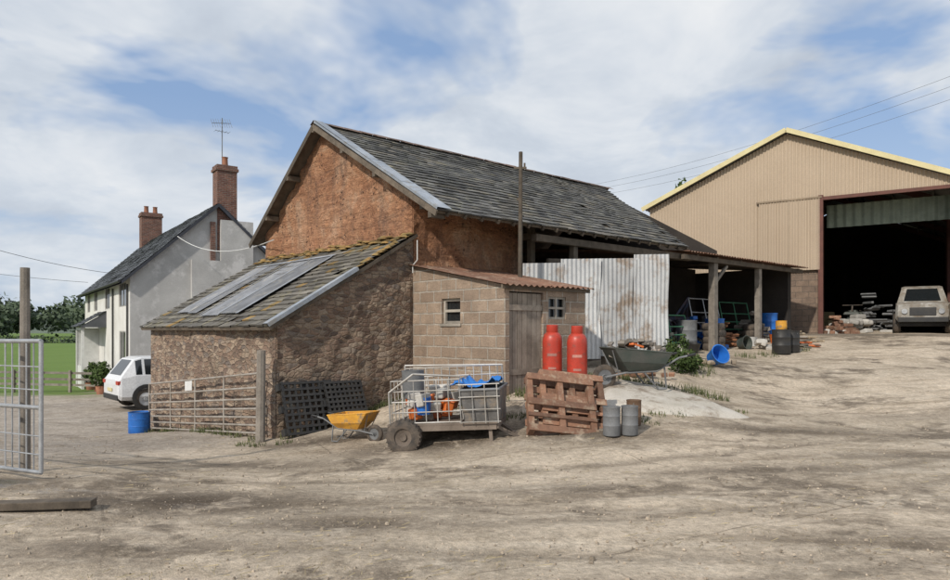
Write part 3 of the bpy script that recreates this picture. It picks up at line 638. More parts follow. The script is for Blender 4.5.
# ------------------------------------------------ wheelbarrow
def barrow(name,loc,rz,tray,fill=False,s=1.):
    w=root(name,loc,rz); w.scale=(s,s,s)
    mb=MB()
    bot=[V(-.22,-.17,.30),V(.25,-.2,.30),V(.25,.2,.30),V(-.22,.17,.30)]
    top=[V(-.5,-.27,.66),V(.45,-.33,.58),V(.45,.33,.58),V(-.5,.27,.66)]
    mid=[b_.lerp(t_,.5)+V(0,(-.04 if b_.y<0 else .04),-.03) for b_,t_ in zip(bot,top)]
    mb.q(bot,.5)
    for A_,B_ in ((bot,mid),(mid,top)):
        for i in range(4): j=(i+1)%4; mb.q([A_[i],A_[j],B_[j],B_[i]],.5)
    mb.build('tray',tray,w,solid=.012)
    rm=MB(); 
    for i in range(4): rm.cyl(top[i],top[(i+1)%4],.013,.013,8)
    rm.build('rim',tray,w,smooth=50)
    fr=MB()
    for sy in (-1,1):
        fr.tube([V(-.55,.05*sy,.2),V(-.25,.14*sy,.27),V(.25,.2*sy,.29),V(.6,.27*sy,.5),V(.85,.28*sy,.55)],.016,8)
        fr.tube([V(.05,.17*sy,.28),V(.28,.19*sy,.01),V(.42,.2*sy,.01),V(.38,.21*sy,.36)],.014,8)
        fr.tube([V(-.35,.1*sy,.26),V(-.5,.2*sy,.62)],.01,6)
    fr.cyl((.3,-.19,.1),(.3,.19,.1),.012); fr.cyl((-.55,-.08,.2),(-.55,.08,.2),.015)
    fr.build('frame',GREYP,w,smooth=50)
    gr=MB(); 
    for sy in (-1,1): gr.cyl((.74,.277*sy,.53),(.88,.28*sy,.555),.022)
    gr.build('grips',BLACK,w,smooth=50)
    wl=MB(); Mx=Matrix.Rotation(R(90),3,'X'); wl.lathe([(.12,-.035),(.17,-.045),(.195,-.02),(.2,0),(.195,.02),(.17,.045),(.12,.035)],(-.55,0,.2),22,Mx)
    wl.build('tyre',RUBBER,w,smooth=60)
    wl=MB(); wl.lathe([(.001,-.025),(.04,-.04),(.05,-.02),(.125,-.03),(.125,.03),(.05,.02),(.04,.04),(.001,.025)],(-.55,0,.2),18,Mx); wl.build('hub',GREYP,w,smooth=40)
    if fill:
        f=MB()
        for k in range(46):
            c=V(random.uniform(-.38,.36),random.uniform(-.22,.22),random.uniform(.5,.74)); f.box(c,(random.uniform(.05,.35),random.uniform(.03,.1),random.uniform(.02,.06)),Matrix.Rotation(random.uniform(0,6),3,'Z')@Matrix.Rotation(random.uniform(-.6,.6),3,'Y'))
        f.build('rubble_load',GWOOD,w)
        f=MB()
        for k in range(5): f.box(V(random.uniform(-.3,.3),random.uniform(-.2,.2),.7),(.18,.07,.03),Matrix.Rotation(random.uniform(0,6),3,'Z')@Matrix.Rotation(.3,3,'Y'))
        f.build('red_scraps',ORP,w)
    return w
x,y=-1.95,11.0; barrow('wheelbarrow',(x,y,H(x,y)-.01),R(155),YP,s=.74)
x,y=2.9,12.35; barrow('wheelbarrow',(x,y,H(x,y)+.03),R(14),GREENB,True,1.13)
# ------------------------------------------------ black plastic pallets
def plasticpallet(p,rz,tilt,w,h):
    e=root('plastic_pallet',p,rz,rx=tilt); mb=MB()
    for i in range(9): x=w*(i/8-.5); mb.bx(x-.02,x+.02,-.02,.02,0,h)
    for i in range(9): z=.03+(h-.06)*i/8; mb.bx(-w/2-.02,w/2+.02,-.025,.025,z-.022,z+.022)
    for x in (-w/2,0,w/2):
        for z in (.08,h/2,h-.08): mb.bx(x-.06,x+.06,.025,.14,z-.06,z+.06)
    mb.build('lattice',BLACK,e)
q=bw(-2.45,-.42); plasticpallet((q.x,q.y,H(q.x,q.y)),AR,R(-18),.95,.95)
q=bw(-1.75,-.5); plasticpallet((q.x,q.y,H(q.x,q.y)),AR,R(-24),.75,.8)
# ------------------------------------------------ trailer
tx,ty=-.38,10.5; zc=H(tx-.65,ty-.55); tr=root('cage_trailer',(tx,ty,zc-.03),R(-9),ry=R(-3.0))
mb=MB()
for y in (-.5,.5): mb.beam((-.8,y,.36),(.8,y,.36),.05,.08)
for x in (-.8,-.3,.3,.8): mb.beam((x,-.5,.36),(x,.5,.36),.05,.06)
mb.bx(-.82,.82,-.53,.53,.4,.43); mb.beam((-.55,-.62,.25),(-.55,.62,.25),.05,.05)
mb.beam((.8,0,.33),(1.15,-.25,.12),.06,.06); mb.beam((.8,-.4,.34),(1.12,-.25,.14),.05,.05); mb.beam((.7,-.45,.36),(.72,-.5,-.04),.05,.05); mb.beam((.6,-.5,-.01),(1.,-.6,-.01),.1,.05)
mb.build('chassis',mat('dirty_chassis',(.20,.16,.13),(.12,.095,.075),.85),tr)
cg=MB()
def cage(x0,x1,y0,y1,z0,z1,st=.16):
    def rods(p,q,nn,up):
        for i in range(nn+1):
            a=Vector(p).lerp(Vector(q),i/nn); cg.cyl(a,a+V(0,0,up),.009,.009,6)
    up=z1-z0
    for (p,q) in (((x0,y0,z0),(x1,y0,z0)),((x0,y1,z0),(x1,y1,z0)),((x0,y0,z0),(x0,y1,z0)),((x1,y0,z0),(x1,y1,z0))):
        L=(Vector(q)-Vector(p)).length; rods(p,q,max(2,int(L/st)),up)
        for k in range(5): cg.cyl(V(*p)+V(0,0,up*k/4),V(*q)+V(0,0,up*k/4),.010,.010,6)
cage(-.75,.28,-.48,.48,.44,1.06)
cg.tube([V(-.78,-.5,.44),V(-.78,-.5,.9),V(-.4,-.5,1.16),V(.3,-.5,1.1)],.015,8); cg.tube([V(-.78,.5,.44),V(-.78,.5,1.25),V(.8,.5,1.2),V(.82,.5,.44)],.016,8)
for k in range(6): z=.5+k*.14; cg.cyl((-.78,.5,z),(.82,.5,z),.009,.009,6)
for k in range(12): x=-.7+k*.13; cg.cyl((x,.5,.44),(x,.5,1.2),.008,.008,6)
for k in range(4): x=.3+k*.18; cg.cyl((x,-.585,.42),(x,-.585,.98),.008,.008,6)
for z in (.44,.62,.8,.98): cg.cyl((.28,-.585,z),(.88,-.585,z),.008,.008,6)
cg.build('wire_cage',mat('cage_galv',(.50,.49,.47),(.34,.31,.27),.55,.35),tr,smooth=50)
for sy in (-1,1):
    wl=MB(); Mx=Matrix.Rotation(R(90),3,'X'); wl.lathe([(.13,-.07),(.19,-.085),(.245,-.06),(.26,-.02),(.26,.02),(.245,.06),(.19,.085),(.13,.07)],(-.55,.62*sy,.26),26,Mx)
    for k in range(26):
        a=k/26*6.283; wl.box(V(-.55+.252*math.cos(a),.62*sy,.26+.252*math.sin(a)),(.022,.12,.018),Matrix.Rotation(-a+1.57,3,'Y'))
    wl.build('tyre',RUBBER,tr,smooth=40)
    wl=MB(); wl.lathe([(.001,-.05),(.05,-.06),(.06,-.03),(.135,-.05),(.135,.05),(.06,.03),(.05,.06),(.001,.05)],(-.55,.62*sy,.26),20,Mx); wl.build('wheel_rim',MATS['dirty_chassis'],tr,smooth=40)
mb=MB()
def tub(mb,x0,x1,y0,y1,z0,z1,tp=.06):
    B=[V(x0+tp,y0+tp,z0),V(x1-tp,y0+tp,z0),V(x1-tp,y1-tp,z0),V(x0+tp,y1-tp,z0)];T=[V(x0,y0,z1),V(x1,y0,z1),V(x1,y1,z1),V(x0,y1,z1)]
    mb.q(B,.5)
    for i in range(4): j=(i+1)%4; mb.q([B[i],B[j],T[j],T[i]],.5)
tub(mb,.3,.86,-.56,.46,.40,.90,.05)
mb.build('grey_tub',mat('trailer_tub',(.16,.155,.15),(.09,.085,.08),.75,0,5,30,.2,0,.01,(.22,.18,.14),4),tr,solid=.02)
mb=MB(); 
for i in range(4): 
    P4=[V(.29,-.57,.90),V(.87,-.57,.90),V(.87,.47,.90),V(.29,.47,.90)]; mb.cyl(P4[i],P4[(i+1)%4],.02,.02,8)
mb.build('tub_rim',GREYP,tr,smooth=50)
mb=MB(); mb.grid([[V(.12+.7*i/12,-.45+.9*j/10,.97+.09*noise.noise(V(i*.5,j*.5,1))+.04*math.sin(i*.7)) for i in range(13)] for j in range(11)],.5); mb.build('blue_sheet',TARP,tr,smooth=80)
mb=MB()
for k in range(10): c=V(random.uniform(-.6,.1),random.uniform(-.42,.3),.5+random.uniform(0,.3)); mb.box(c,(random.uniform(.12,.25),.13,random.uniform(.08,.2)),Matrix.Rotation(random.uniform(0,3),3,'Z')@Matrix.Rotation(random.uniform(-.4,.4),3,'X'))
mb.build('orange_load',ORP,tr,bevel=.02)
mb=MB()
for k in range(14): c=V(random.uniform(-.65,.2),random.uniform(-.4,.4),.55+random.uniform(0,.35)); mb.box(c,(random.uniform(.1,.3),.12,random.uniform(.1,.2)),Matrix.Rotation(random.uniform(0,3),3,'Z')@Matrix.Rotation(random.uniform(-.4,.4),3,'X'))
mb.build('pale_load',SACK,tr,bevel=.02)
mb=MB(); mb.lathe([(.001,0),(.15,0),(.17,.1),(.17,.4),(.18,.42),(.15,.42),(.15,.05)],(-.5,-.1,.78),20); mb.build('grey_bucket',GREYP,tr,smooth=40)
mb=MB(); mb.lathe([(.001,0),(.1,0),(.12,.25),(.1,.25),(.09,.05)],(-.3,-.35,.55),16); mb.build('blue_pot',BLUE,tr,smooth=40)
# ------------------------------------------------ wooden pallets
def pallet(p,rz,tilt,w=1.05,h=.95,roll=0):
    e=root('wooden_pallet',p,rz,rx=tilt,ry=roll); mb=MB()
    for i in range(7):
        z=.05+(h-.1)*i/6
        mb.box((random.uniform(-.01,.01),.1325,z),(w+random.uniform(-.02,.02),.025,.11))
    for x in (-w/2+.05,0,w/2-.05): mb.bx(x-.045,x+.045,-.003,.117,0,h)
    for z in (.05,h/2,h-.05): mb.box((random.uniform(-.01,.01),-.018,z),(w+random.uniform(-.02,.02),.024,.11))
    mb.bx(-w/2,w/2,-.03,-.006,h*.27-.03,h*.27+.03)
    mb.build('boards',RWOOD,e,bevel=.004); return e
x,y=1.30,10.0; pallet((x,y,H(x,y)+.02),R(8),R(-38),1.06,1.0,R(7))
x,y=1.52,10.22; pallet((x,y,H(x,y)+.03),R(10),R(-38),1.05,.98,R(7))
# ------------------------------------------------ gas cylinders
def gas(x,y):
    e=root('gas_cylinder',(x,y,H(x,y)-.12)); e.scale=(.95,.95,.97); mb=MB()
    mb.lathe([(.15,0),(.165,0),(.165,.05),(.178,.09),(.187,.14),(.187,1.0),(.18,1.07),(.155,1.13),(.11,1.17),(.05,1.19),(.001,1.19)],n=32)
    mb.lathe([(.105,1.16),(.11,1.17),(.11,1.30),(.10,1.31),(.098,1.30),(.098,1.16)],n=24)
    mb.build('body',REDP,e,smooth=40)
    v=MB(); v.cyl((0,0,1.18),(0,0,1.27),.025); v.cyl((-.04,0,1.25),(.05,0,1.25),.015); v.build('valve',GALV,e)
    l=MB(); n=10
    for (z0,z1,a0,a1) in ((.74,.79,-125,-70),(.5,.54,-120,-75)):
        l.grid([[V(.1885*math.cos(R(a0+(a1-a0)*i/n)),.1885*math.sin(R(a0+(a1-a0)*i/n)),z) for i in range(n+1)] for z in (z0,z1)])
    l.build('label',mat('faded_label',(.55,.25,.20),None,.6),e,smooth=80)
gas(1.38,12.25); gas(1.8,12.1)
def drum(name,x,y,r,h,mt,mt2,tilt=0,z=None):
    e=root(name,(x,y,H(x,y) if z is None else z),random.random()*3,rx=tilt); mb=MB(); mb.lathe([(.001,.0),(r*.95,0),(r,.02),(r,h*.33),(r*1.03,h*.35),(r,h*.37),(r,h*.66),(r*1.03,h*.68),(r,h*.7),(r,h*.95),(r*1.04,h*.97),(r*1.04,h),(r*.97,h),(r*.95,h*.9),(.001,h*.9)],n=24); mb.build('body',mt,e,smooth=35)
    l=MB(); l.lathe([(.001,h*.93),(r*.6,h*.94),(r*.95,h*.92)],n=20); l.build('lid',mt2,e,smooth=50)
    h_=MB(); h_.tube([V(r*1.03*math.cos(a),0,h*.9-.12*math.sin(a)) for a in [math.pi*i/8 for i in range(9)]],.005); h_.build('handle',GALV,e)
drum('metal_drum',1.98,9.95,.125,.42,GREYP,BLACK); drum('metal_drum',2.25,9.98,.12,.42,GREYP,BLACK); drum('metal_drum',2.42,10.45,.11,.38,mat('brown_drum',(.25,.15,.09),None,.7),GALV)
drum('blue_tub',-8.0,16.35,.24,.5,BLUE,BLACK)
def bucket(name,x,y,z,rz,rx,s,mt):
    e=root(name,(x,y,z),R(rz),rx=R(rx)); e.scale=(s,s,s); mb=MB(); mb.lathe([(.001,0),(.2,0),(.27,.36),(.29,.38),(.26,.38),(.19,.02),(.001,.02)],n=24); mb.build('body',mt,e,smooth=40)
bucket('blue_bucket',5.75,16.6,H(5.75,16.6)+.17,20,65,.85,BLUE)
# ------------------------------------------------ concrete slab ramp
mb=MB(); N_=28; rows=[]
def slabpt(f,g):
    fx=1.9+2.9*f; fy=11.25-.25*math.sin(f*3)+.35*f*f; bx_=2.3+1.9*f; by=12.9-.5*f
    return fx+(bx_-fx)*g, fy+(by-fy)*g
for j in range(15):
    row=[]
    for i in range(N_+1):
        px,py_=slabpt(i/N_,j/14); ed=min(i,N_-i)/3.; e1=min(1,ed)*min(1,j/1.5+.0)
        row.append(V(px,py_,H(px,py_)-.02+.11*min(1,e1)+.015*noise.noise(V(px*3,py_*3,0))))
    rows.append(row)
mb.grid(rows,.5); mb.build('concrete_ramp',CONC,smooth=60)
# ------------------------------------------------ cars
def car(name,loc,rz,L,Wd,Ht,paint,boxy=False):
    e=root(name,loc,rz); hw=Wd/2
    if boxy: S=[(-.5,.5,.95,1,.82),(-.49,.42,1.05,1.5,.9),(-.46,.4,1.08,Ht-.06,.93),(-.3,.4,1.1,Ht,.93),(.02,.4,1.1,Ht,.93),(.1,.4,1.1,Ht-.08,.93),(.2,.4,1.1,1.14,.95),(.3,.4,1.1,1.12,.95),(.47,.42,1.04,1.08,.93),(.5,.5,.98,1.0,.85)]
    else: S=[(-.5,.5,.80,.85,.84),(-.495,.40,.98,1.0,.93),(-.475,.34,1.06,1.12,.97),(-.38,.33,1.14,Ht-.07,1),(-.33,.33,1.14,Ht-.01,1),(-.08,.33,1.10,Ht,1),(.04,.33,1.07,Ht-.08,1),(.2,.33,1.03,1.06,1),(.4,.35,.95,.98,.97),(.48,.4,.8,.85,.9),(.5,.5,.7,.75,.82)]
    rings=[]
    for x,z0,zbl,ztp,wf in S:
        w=hw*wf; wt=w*(.78 if ztp>zbl+.2 else .93)
        half=[(w*.9,z0),(w,z0+.12),(w*1.0,(z0+zbl)/2),(w*.97,zbl),(wt,ztp-.03),(wt*.85,ztp)]
        rings.append([V(x*L,-a,z) for a,z in half]+[V(x*L,a,z) for a,z in reversed(half)])
    mb=MB();gl=MB();n=12
    for k in range(len(S)-1):
        A_,B_=rings[k],rings[k+1]
        for i in range(n):
            j=(i+1)%n
            tall=(S[k][3]>S[k][2]+.15) or (S[k+1][3]>S[k+1][2]+.15)
            side=i in (3,7); both=S[k][3]>S[k][2]+.3 and S[k+1][3]>S[k+1][2]+.3
            wind=(i in(4,5,6)) and abs(S[k][3]-S[k+1][3])>.2
            q=[A_[i],B_[i],B_[j],A_[j]]
            mb.q(q,.5)
            if (side and both) or (wind and i==5):
                c=sum(q,V(0,0,0))/4; nn=(q[1]-q[0]).cross(q[3]-q[0]).normalized(); 
                if nn.dot((c-V(c.x,0,.9)) if i!=5 else V(0,0,1))<0: nn=-nn
                gl.q([c+(p-c)*.86+nn*.008 for p in q],.5)
    for r_ in (rings[0],rings[-1]): mb.q(r_,.5)
    mb.build('body',paint,e,smooth=35); gl.build('windows',GLASS,e)
    t=MB();h=MB();Mx=Matrix.Rotation(R(90),3,'X'); ar=MB()
    for x in (-.31*L,.31*L):
        for sy in (-1,1):
            t.lathe([(.22,-.11),(.33,-.115),(.36,-.07),(.365,0),(.36,.07),(.33,.115),(.22,.11)],(x,sy*(hw-.1),.365),26,Mx)
            h.lathe([(.001,-.1),(.06,-.1),(.08,-.06),(.235,-.09),(.235,.09),(.08,.06),(.06,.1),(.001,.1)],(x,sy*(hw-.1),.365),20,Mx)
            ar.lathe([(.3,.0),(.43,.0),(.44,.02),(.42,.025),(.3,.02)],(x,sy*(hw+.0)-.01,.42),24,Mx)
    t.build('tyres',RUBBER,e,smooth=50);h.build('wheels',GALV,e,smooth=40);ar.build('wheel_arches',BLACK,e,smooth=50)
    d=MB(); d.bx(-L*.505,-L*.47,-hw*.85,hw*.85,.34,.52); d.bx(L*.46,L*.505,-hw*.85,hw*.85,.4,.58); d.bx(-L*.4,L*.4,-hw*.95,hw*.95,.26,.4)
    if boxy: d.bx(L*.49,L*.504,-hw*.45,hw*.45,.62,.92)
    d.build('bumpers_and_grille',BLACK,e,bevel=.02)
    lt=MB()
    for sy in (-1,1): lt.bx(-L*.503,-L*.475,sy*hw*.8-.13,sy*hw*.8+.13,.86,.98)
    lt.build('tail_lights',REDP,e,bevel=.01)
    hl=MB()
    for sy in (-1,1): hl.cyl((L*.49,sy*hw*.62,.78),(L*.512,sy*hw*.62,.78),.1,.09,16)
    hl.build('headlights',GALV,e,smooth=40)
    pl=MB(); pl.bx(-L*.508,-L*.503,-.26,.26,.62,.73); pl.build('number_plate',YEL,e)
    return e
car('parked_car',(-10.6,24.5,H(-11,24.3)),R(42),4.4,1.95,1.76,CARW)
car('parked_car',(-7.75,21.3,H(-8,21.3)),R(25),4.1,1.75,1.45,CARS)
car('off_road_vehicle',(16.6,25.5,1.47),R(238),3.9,1.75,1.75,MUDC,True)
qb=root('quad_bike',(15.0,27.2,1.47),R(235)); mb=MB()
mb.box((0,0,.62),(1.1,.4,.25),None,.5,.8); mb.box((.45,0,.78),(.5,.6,.12),None,.5,.8); mb.box((-.5,0,.8),(.6,.62,.1),None,.5,.8); mb.box((-.1,0,.85),(.6,.3,.14),None,.5,.8); mb.build('body',GREENB,qb,bevel=.04)
mb=MB(); Mx=Matrix.Rotation(R(90),3,'X')
for x in (-.55,.55):
    for y in (-.42,.42): mb.lathe([(.12,-.11),(.25,-.12),(.29,-.06),(.29,.06),(.25,.12),(.12,.11)],(x,y,.29),20,Mx)
mb.cyl((.3,-.35,1.1),(.3,.35,1.1),.018); mb.cyl((.45,0,.8),(.3,0,1.1),.03)
for y in (-.2,0,.2): mb.cyl((-.8,y,.9),(-.25,y,.9),.012)
mb.build('wheels_and_bars',RUBBER,qb,smooth=50)
# ------------------------------------------------ clutter in shelter and yard
def pile(name,c,ext,nn,sz,mt,flat=.4,bevel=.015):
    mb=MB(); zz=H(c[0],c[1]) if len(c)<3 else c[2]
    for k in range(nn):
        p=V(random.gauss(0,ext[0]*.4),random.gauss(0,ext[1]*.4),0); p.z=max(.03,ext[2]*(1-min(1,(abs(p.x)/ext[0]+abs(p.y)/ext[1])))*random.random())
        s=random.uniform(.5,1.2); mb.box(p,(sz[0]*s,sz[1]*random.uniform(.6,1.2),sz[2]*random.uniform(.6,1.2)),Matrix.Rotation(random.uniform(0,6.3),3,'Z')@Matrix.Rotation(random.uniform(-flat,flat),3,'X'))
    return mb.build(name,mt,None,(c[0],c[1],zz),bevel=bevel)
def L2(X_,Y_,z=None):
    p=bw(X_,Y_); return (p.x,p.y,(max(.93,H(p.x,p.y)) if z is None else z))
pile('sack_pile',L2(11.2,.3),(.9,.5,.9),18,(.5,.35,.2),SACK,.3,.05)
pile('sack_pile',L2(8.8,-.3),(.7,.4,.6),10,(.5,.35,.2),SACK,.3,.05)
pile('rubbish_heap',L2(9.3,.4),(1.1,.7,1.5),44,(.6,.12,.08),GREYP,.9)
pile('rubbish_heap',L2(8.3,-.3),(.8,.5,1.4),34,(.5,.12,.08),GREENB,.9)
pile('rubbish_heap',L2(10.6,-.2),(.8,.5,1.1),26,(.35,.14,.12),BLUE,.8)
pile('rubbish_heap',L2(11.9,-.4),(.8,.5,.9),26,(.5,.1,.08),mat('orange_brown_scrap',(.30,.13,.06),None,.8),.8)
pile('rubbish_heap',L2(13.8,-.5),(1.,.5,1.1),40,(.5,.14,.1),GWOOD,.8)
pile('timber_offcuts',(9.6,20.9),(.9,.5,.45),34,(.6,.08,.05),GWOOD)
pile('timber_offcuts',(9.9,21.2),(.7,.4,.35),12,(.5,.09,.06),ORP)
pile('timber_offcuts',(10.5,22.4),(.8,.5,.5),34,(.7,.08,.05),mat('pale_timber',(.45,.36,.25),None,.9))
pile('paper_bags',(8.6,20.6),(.4,.3,.35),8,(.3,.22,.12),SACK,.4,.03)
pile('stone_heap',(5.2,16.7),(.9,.5,.2),34,(.2,.14,.11),STONE,.4,.03)
pile('feed_sacks',(14.2,25.9,1.47),(1.1,.7,.9),26,(.5,.36,.2),SACK,.4,.06)
pile('straw_heap',(14.6,29.5,1.47),(1.5,1.,1.2),60,(.6,.4,.3),STRAW,.5,.04)
pile('firewood',(13.4,25.4,1.47),(.9,.5,.7),26,(.5,.14,.14),RWOOD,.3,.02)
pile('scrap_metal',(16.2,27.8,1.47),(1.6,.8,2.),60,(.7,.1,.08),GREYP,.9)
pile('fallen_bricks',(3.3,14.2),(.9,.4,.3),26,(.22,.11,.08),RWOOD,.4,.005)
drum('dustbin',8.75,19.6,.25,.7,BLACK,BLACK); drum('dustbin',9.2,19.95,.22,.62,BLACK,BLACK)
for (a_,b_,mt_) in ((8.7,.1,BLUE),(9.6,-.5,GREYP),(11.0,-.6,BLUE),(12.2,.2,GREYP),(14.6,-.6,BLUE)):
    p_=L2(a_,b_); drum('plastic_drum',p_[0],p_[1],.28,.9,mt_,BLACK,z=p_[2])
drum('yellow_tub',8.75,19.6,.15,.25,YP,BLACK,z=H(8.75,19.6)+.7)
for (a_,b_,mt_,rx_) in ((9.2,-.9,BLACK,10),(11.4,-1.2,GREENB,80),(12.3,-1.1,WHP,0),(13.6,-1.3,ORP,0),(14.3,-1.2,BLACK,60)):
    p_=L2(a_,b_); bucket('bucket',p_[0],p_[1],p_[2]+(.15 if rx_>20 else 0),30,rx_,.75,mt_)
for k,(a_,b_) in enumerate(((10.5,-.85),(13.3,-.7))):
    p_=L2(a_,b_); mb=MB()
    for i in range(4-k): mb.lathe([(.2,0),(.3,0),(.33,.05),(.33,.15),(.3,.2),(.2,.2),(.18,.1),(.2,0)],(random.uniform(-.03,.03),random.uniform(-.03,.03),i*.2),22)
    mb.build('tyre_stack',RUBBER,None,p_,smooth=50)
def hurdle(X_,Y_,rz,mt,h=1.1):
    e=root('sheep_hurdle',L2(X_,Y_),R(rz),rx=R(-12)); mb=MB()
    for f in (.08,.28,.48,.7,1.): mb.cyl((-.9,0,h*f),(.9,0,h*f),.02,.02,8)
    for x in (-.9,0,.9): mb.cyl((x,0,0),(x,0,h),.022,.022,8)
    mb.build('bars',mt,e,smooth=50)
hurdle(8.6,-.7,42,GREEN); hurdle(11.9,.0,44,GALV,1.5); hurdle(14.,.1,40,GREEN,1.3)
fm=root('cultivator',L2(12.2,1.3),R(42)); mb=MB()
for y in (0,.6,1.2): mb.beam((-1,y,.8),(1,y,.8),.1,.1)
for x in (-.9,0,.9): mb.beam((x,0,.8),(x,1.2,.8),.08,.08)
for i in range(7):
    x=-.9+.3*i
    for y in (0,.6): mb.tube([V(x,y,.8),V(x,y-.25,.55),V(x,y-.2,.25),V(x,y-.02,.02)],.025,6)
mb.beam((0,0,.8),(0,-.3,1.5),.08,.08); mb.beam((-.4,0,.8),(0,-.3,1.5),.06,.06); mb.beam((.4,0,.8),(0,-.3,1.5),.06,.06); mb.build('frame',mat('machine_blue',(.05,.10,.2),(.12,.06,.04),.7),fm)
x,y=-4.0,6.15; mb=MB(); mb.box((0,0,.04),(1.1,.14,.07),Matrix.Rotation(R(8),3,'Z')); mb.build('timber_plank',WOOD,None,(x,y,H(x,y)),bevel=.008)
f=root('wooden_fence',(-16.6,30.3,H(-16.6,30.3)),R(168)); mb=MB()
for i in range(9): mb.bx(i*1.5-.05,i*1.5+.05,-.05,.05,-.5,.95)
for z in (.25,.5,.78): mb.bx(0,12,-.08,-.052,z,z+.1)
mb.build('rails',GWOOD,f)
# ------------------------------------------------ vegetation
def blades(name,spots,mt=GRS):
    mb=MB()
    for (x,y,r,nb,h) in spots:
        for k in range(nb):
            a=random.uniform(0,6.28);d=r*math.sqrt(random.random()); px,py_=x+d*math.cos(a),y+d*math.sin(a); z=H(px,py_)-.01; b=random.uniform(0,6.28); hh=h*random.uniform(.3,1.1); w=.005+.007*random.random()
            l=V(math.cos(b),math.sin(b),0); t=V(px,py_,z)+V(-l.y,l.x,0)*hh*random.uniform(-.7,.7)+V(0,0,hh)
            mb.q([V(px,py_,z)-l*w,V(px,py_,z)+l*w,t],None)
    return mb.build(name,mt)
sp=[]
for k in range(26): q=bw(-2.95+2.9*random.random(),-.12-.1*random.random()); sp.append((q.x,q.y,.12,26,.14))
for k in range(30): q=bw(-3.12-.12*random.random(),.2+6.4*random.random()); sp.append((q.x,q.y,.14,28,.13))
for k in range(24): q=bw(.0+2.2*random.random(),-2.85-.2*random.random()); sp.append((q.x,q.y,.16,34,.17))
for k in range(34): q=bw(-.5*random.random(),-2.8*random.random()-.1); sp.append((q.x-.1,q.y-.1,.2,34,.17))
for k in range(26): sp.append((random.uniform(2.2,4.6),random.uniform(12.9,13.6),.2,30,.18))
for (x,y) in ((2.6,10.7),(2.9,10.95),(3.3,11.1),(2.7,10.5),(4.6,11.9),(-.2,10.9),(.5,10.9),(.7,10.9),(-3.6,11.4),(-3.9,11.6),(-3.2,11.5),(1.0,10.6)): sp.append((x,y,.15,50,.10))
for (x,y) in ((8.2,19.2),(7.4,18.8),(9.6,20.3),(5.2,15.6),(4.9,15.2),(5.4,16.4)): sp.append((x,y,.3,70,.2))
blades('weeds',sp)
def foliage(name,blobs,nleaf,ls):
    mb=MB()
    for (c,r,k) in blobs:
        c=Vector(c)
        for i in range(int(nleaf*k)):
            v=Vector((random.gauss(0,1),random.gauss(0,1),random.gauss(0,1))).normalized(); rr=random.random()**.45*(1+.3*noise.noise(v*2+c)); p=c+Vector((v.x*r[0],v.y*r[1],v.z*r[2]))*rr
            a=Vector((random.gauss(0,1),random.gauss(0,1),random.gauss(0,1))).normalized(); b=a.cross(v+V(.01,.02,.03)).normalized(); s=ls*random.uniform(.6,1.4)
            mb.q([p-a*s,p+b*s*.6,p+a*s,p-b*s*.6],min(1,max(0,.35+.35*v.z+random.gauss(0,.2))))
    return mb
z=H(4.55,15.1); foliage('b',[((0,0,.3),(.33,.3,.3),1),((.25,.1,.25),(.25,.25,.25),.7),((-.2,.1,.5),(.2,.2,.3),.5),((.05,0,.7),(.12,.12,.2),.2)],800,.035).build('elder_bush',LEAF,None,(4.55,15.1,z))
for (x,y,s) in ((-15.9,29.2,.5),(-17.1,31.2,.45),(-18.2,32.5,.4)):
    e=root('potted_plant',(x,y,H(x,y))); p=MB(); p.lathe([(.001,0),(.18,0),(.24,.35),(.26,.36),(.22,.34),(.17,.03)],n=18); p.build('pot',MATS['terracotta'],e,smooth=40); foliage('l',[((0,0,.7),(s,s,s*.9),1),((.1,0,1.1),(s*.5,s*.5,s*.6),.4)],700,.06).build('leaves',LEAF,e)
bl=[]
for k in range(190):
    x=random.uniform(-330,60); y=random.uniform(205,290)+abs(x)*.1; r=random.uniform(4,7.5); h=r*random.uniform(.7,1.1); bl.append(((x,y,-1.5+h*.8+(y-200)*.055),(r,r,h),1))
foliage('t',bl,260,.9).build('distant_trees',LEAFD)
bl=[((-130+k*2.2+random.uniform(-1,1),150-k*.2,-1.6+random.uniform(0,.8)),(2,1.5,1.3+random.random()*.8),1) for k in range(60)]
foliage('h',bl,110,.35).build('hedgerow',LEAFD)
xs2=np.linspace(-1800,1800,80); ys2=np.linspace(500,1500,26); P=[]
for y in ys2: P.append([V(x,y,-6+40*math.sin(min(1,(y-500)/700)*1.57)*(1+.35*math.sin(x*.004+1)+.1*math.sin(x*.017))) for x in xs2])
mb=MB(); mb.grid(P,.5); mb.build('hills',mat('hill_fields',(.12,.15,.10),(.08,.105,.08),.95,0,.01,.05,0,0),smooth=80)
tb=root('background_tree',(13.6,43,.3)); m1=MB(); m1.cyl((0,0,0),(0,0,8.6),.3,.1)
for k in range(8): a=random.uniform(0,6.3); m1.cyl((0,0,5+k*.4),(1.0*math.cos(a),1.0*math.sin(a),7.2+k*.35),.09,.03,6)
m1.build('trunk',WOOD,tb); foliage('c',[((random.uniform(-.8,.8),random.uniform(-.8,.8),8.8+random.random()*1.6),(.6,.6,.5),1) for k in range(8)],110,.14).build('crown',LEAF,tb)
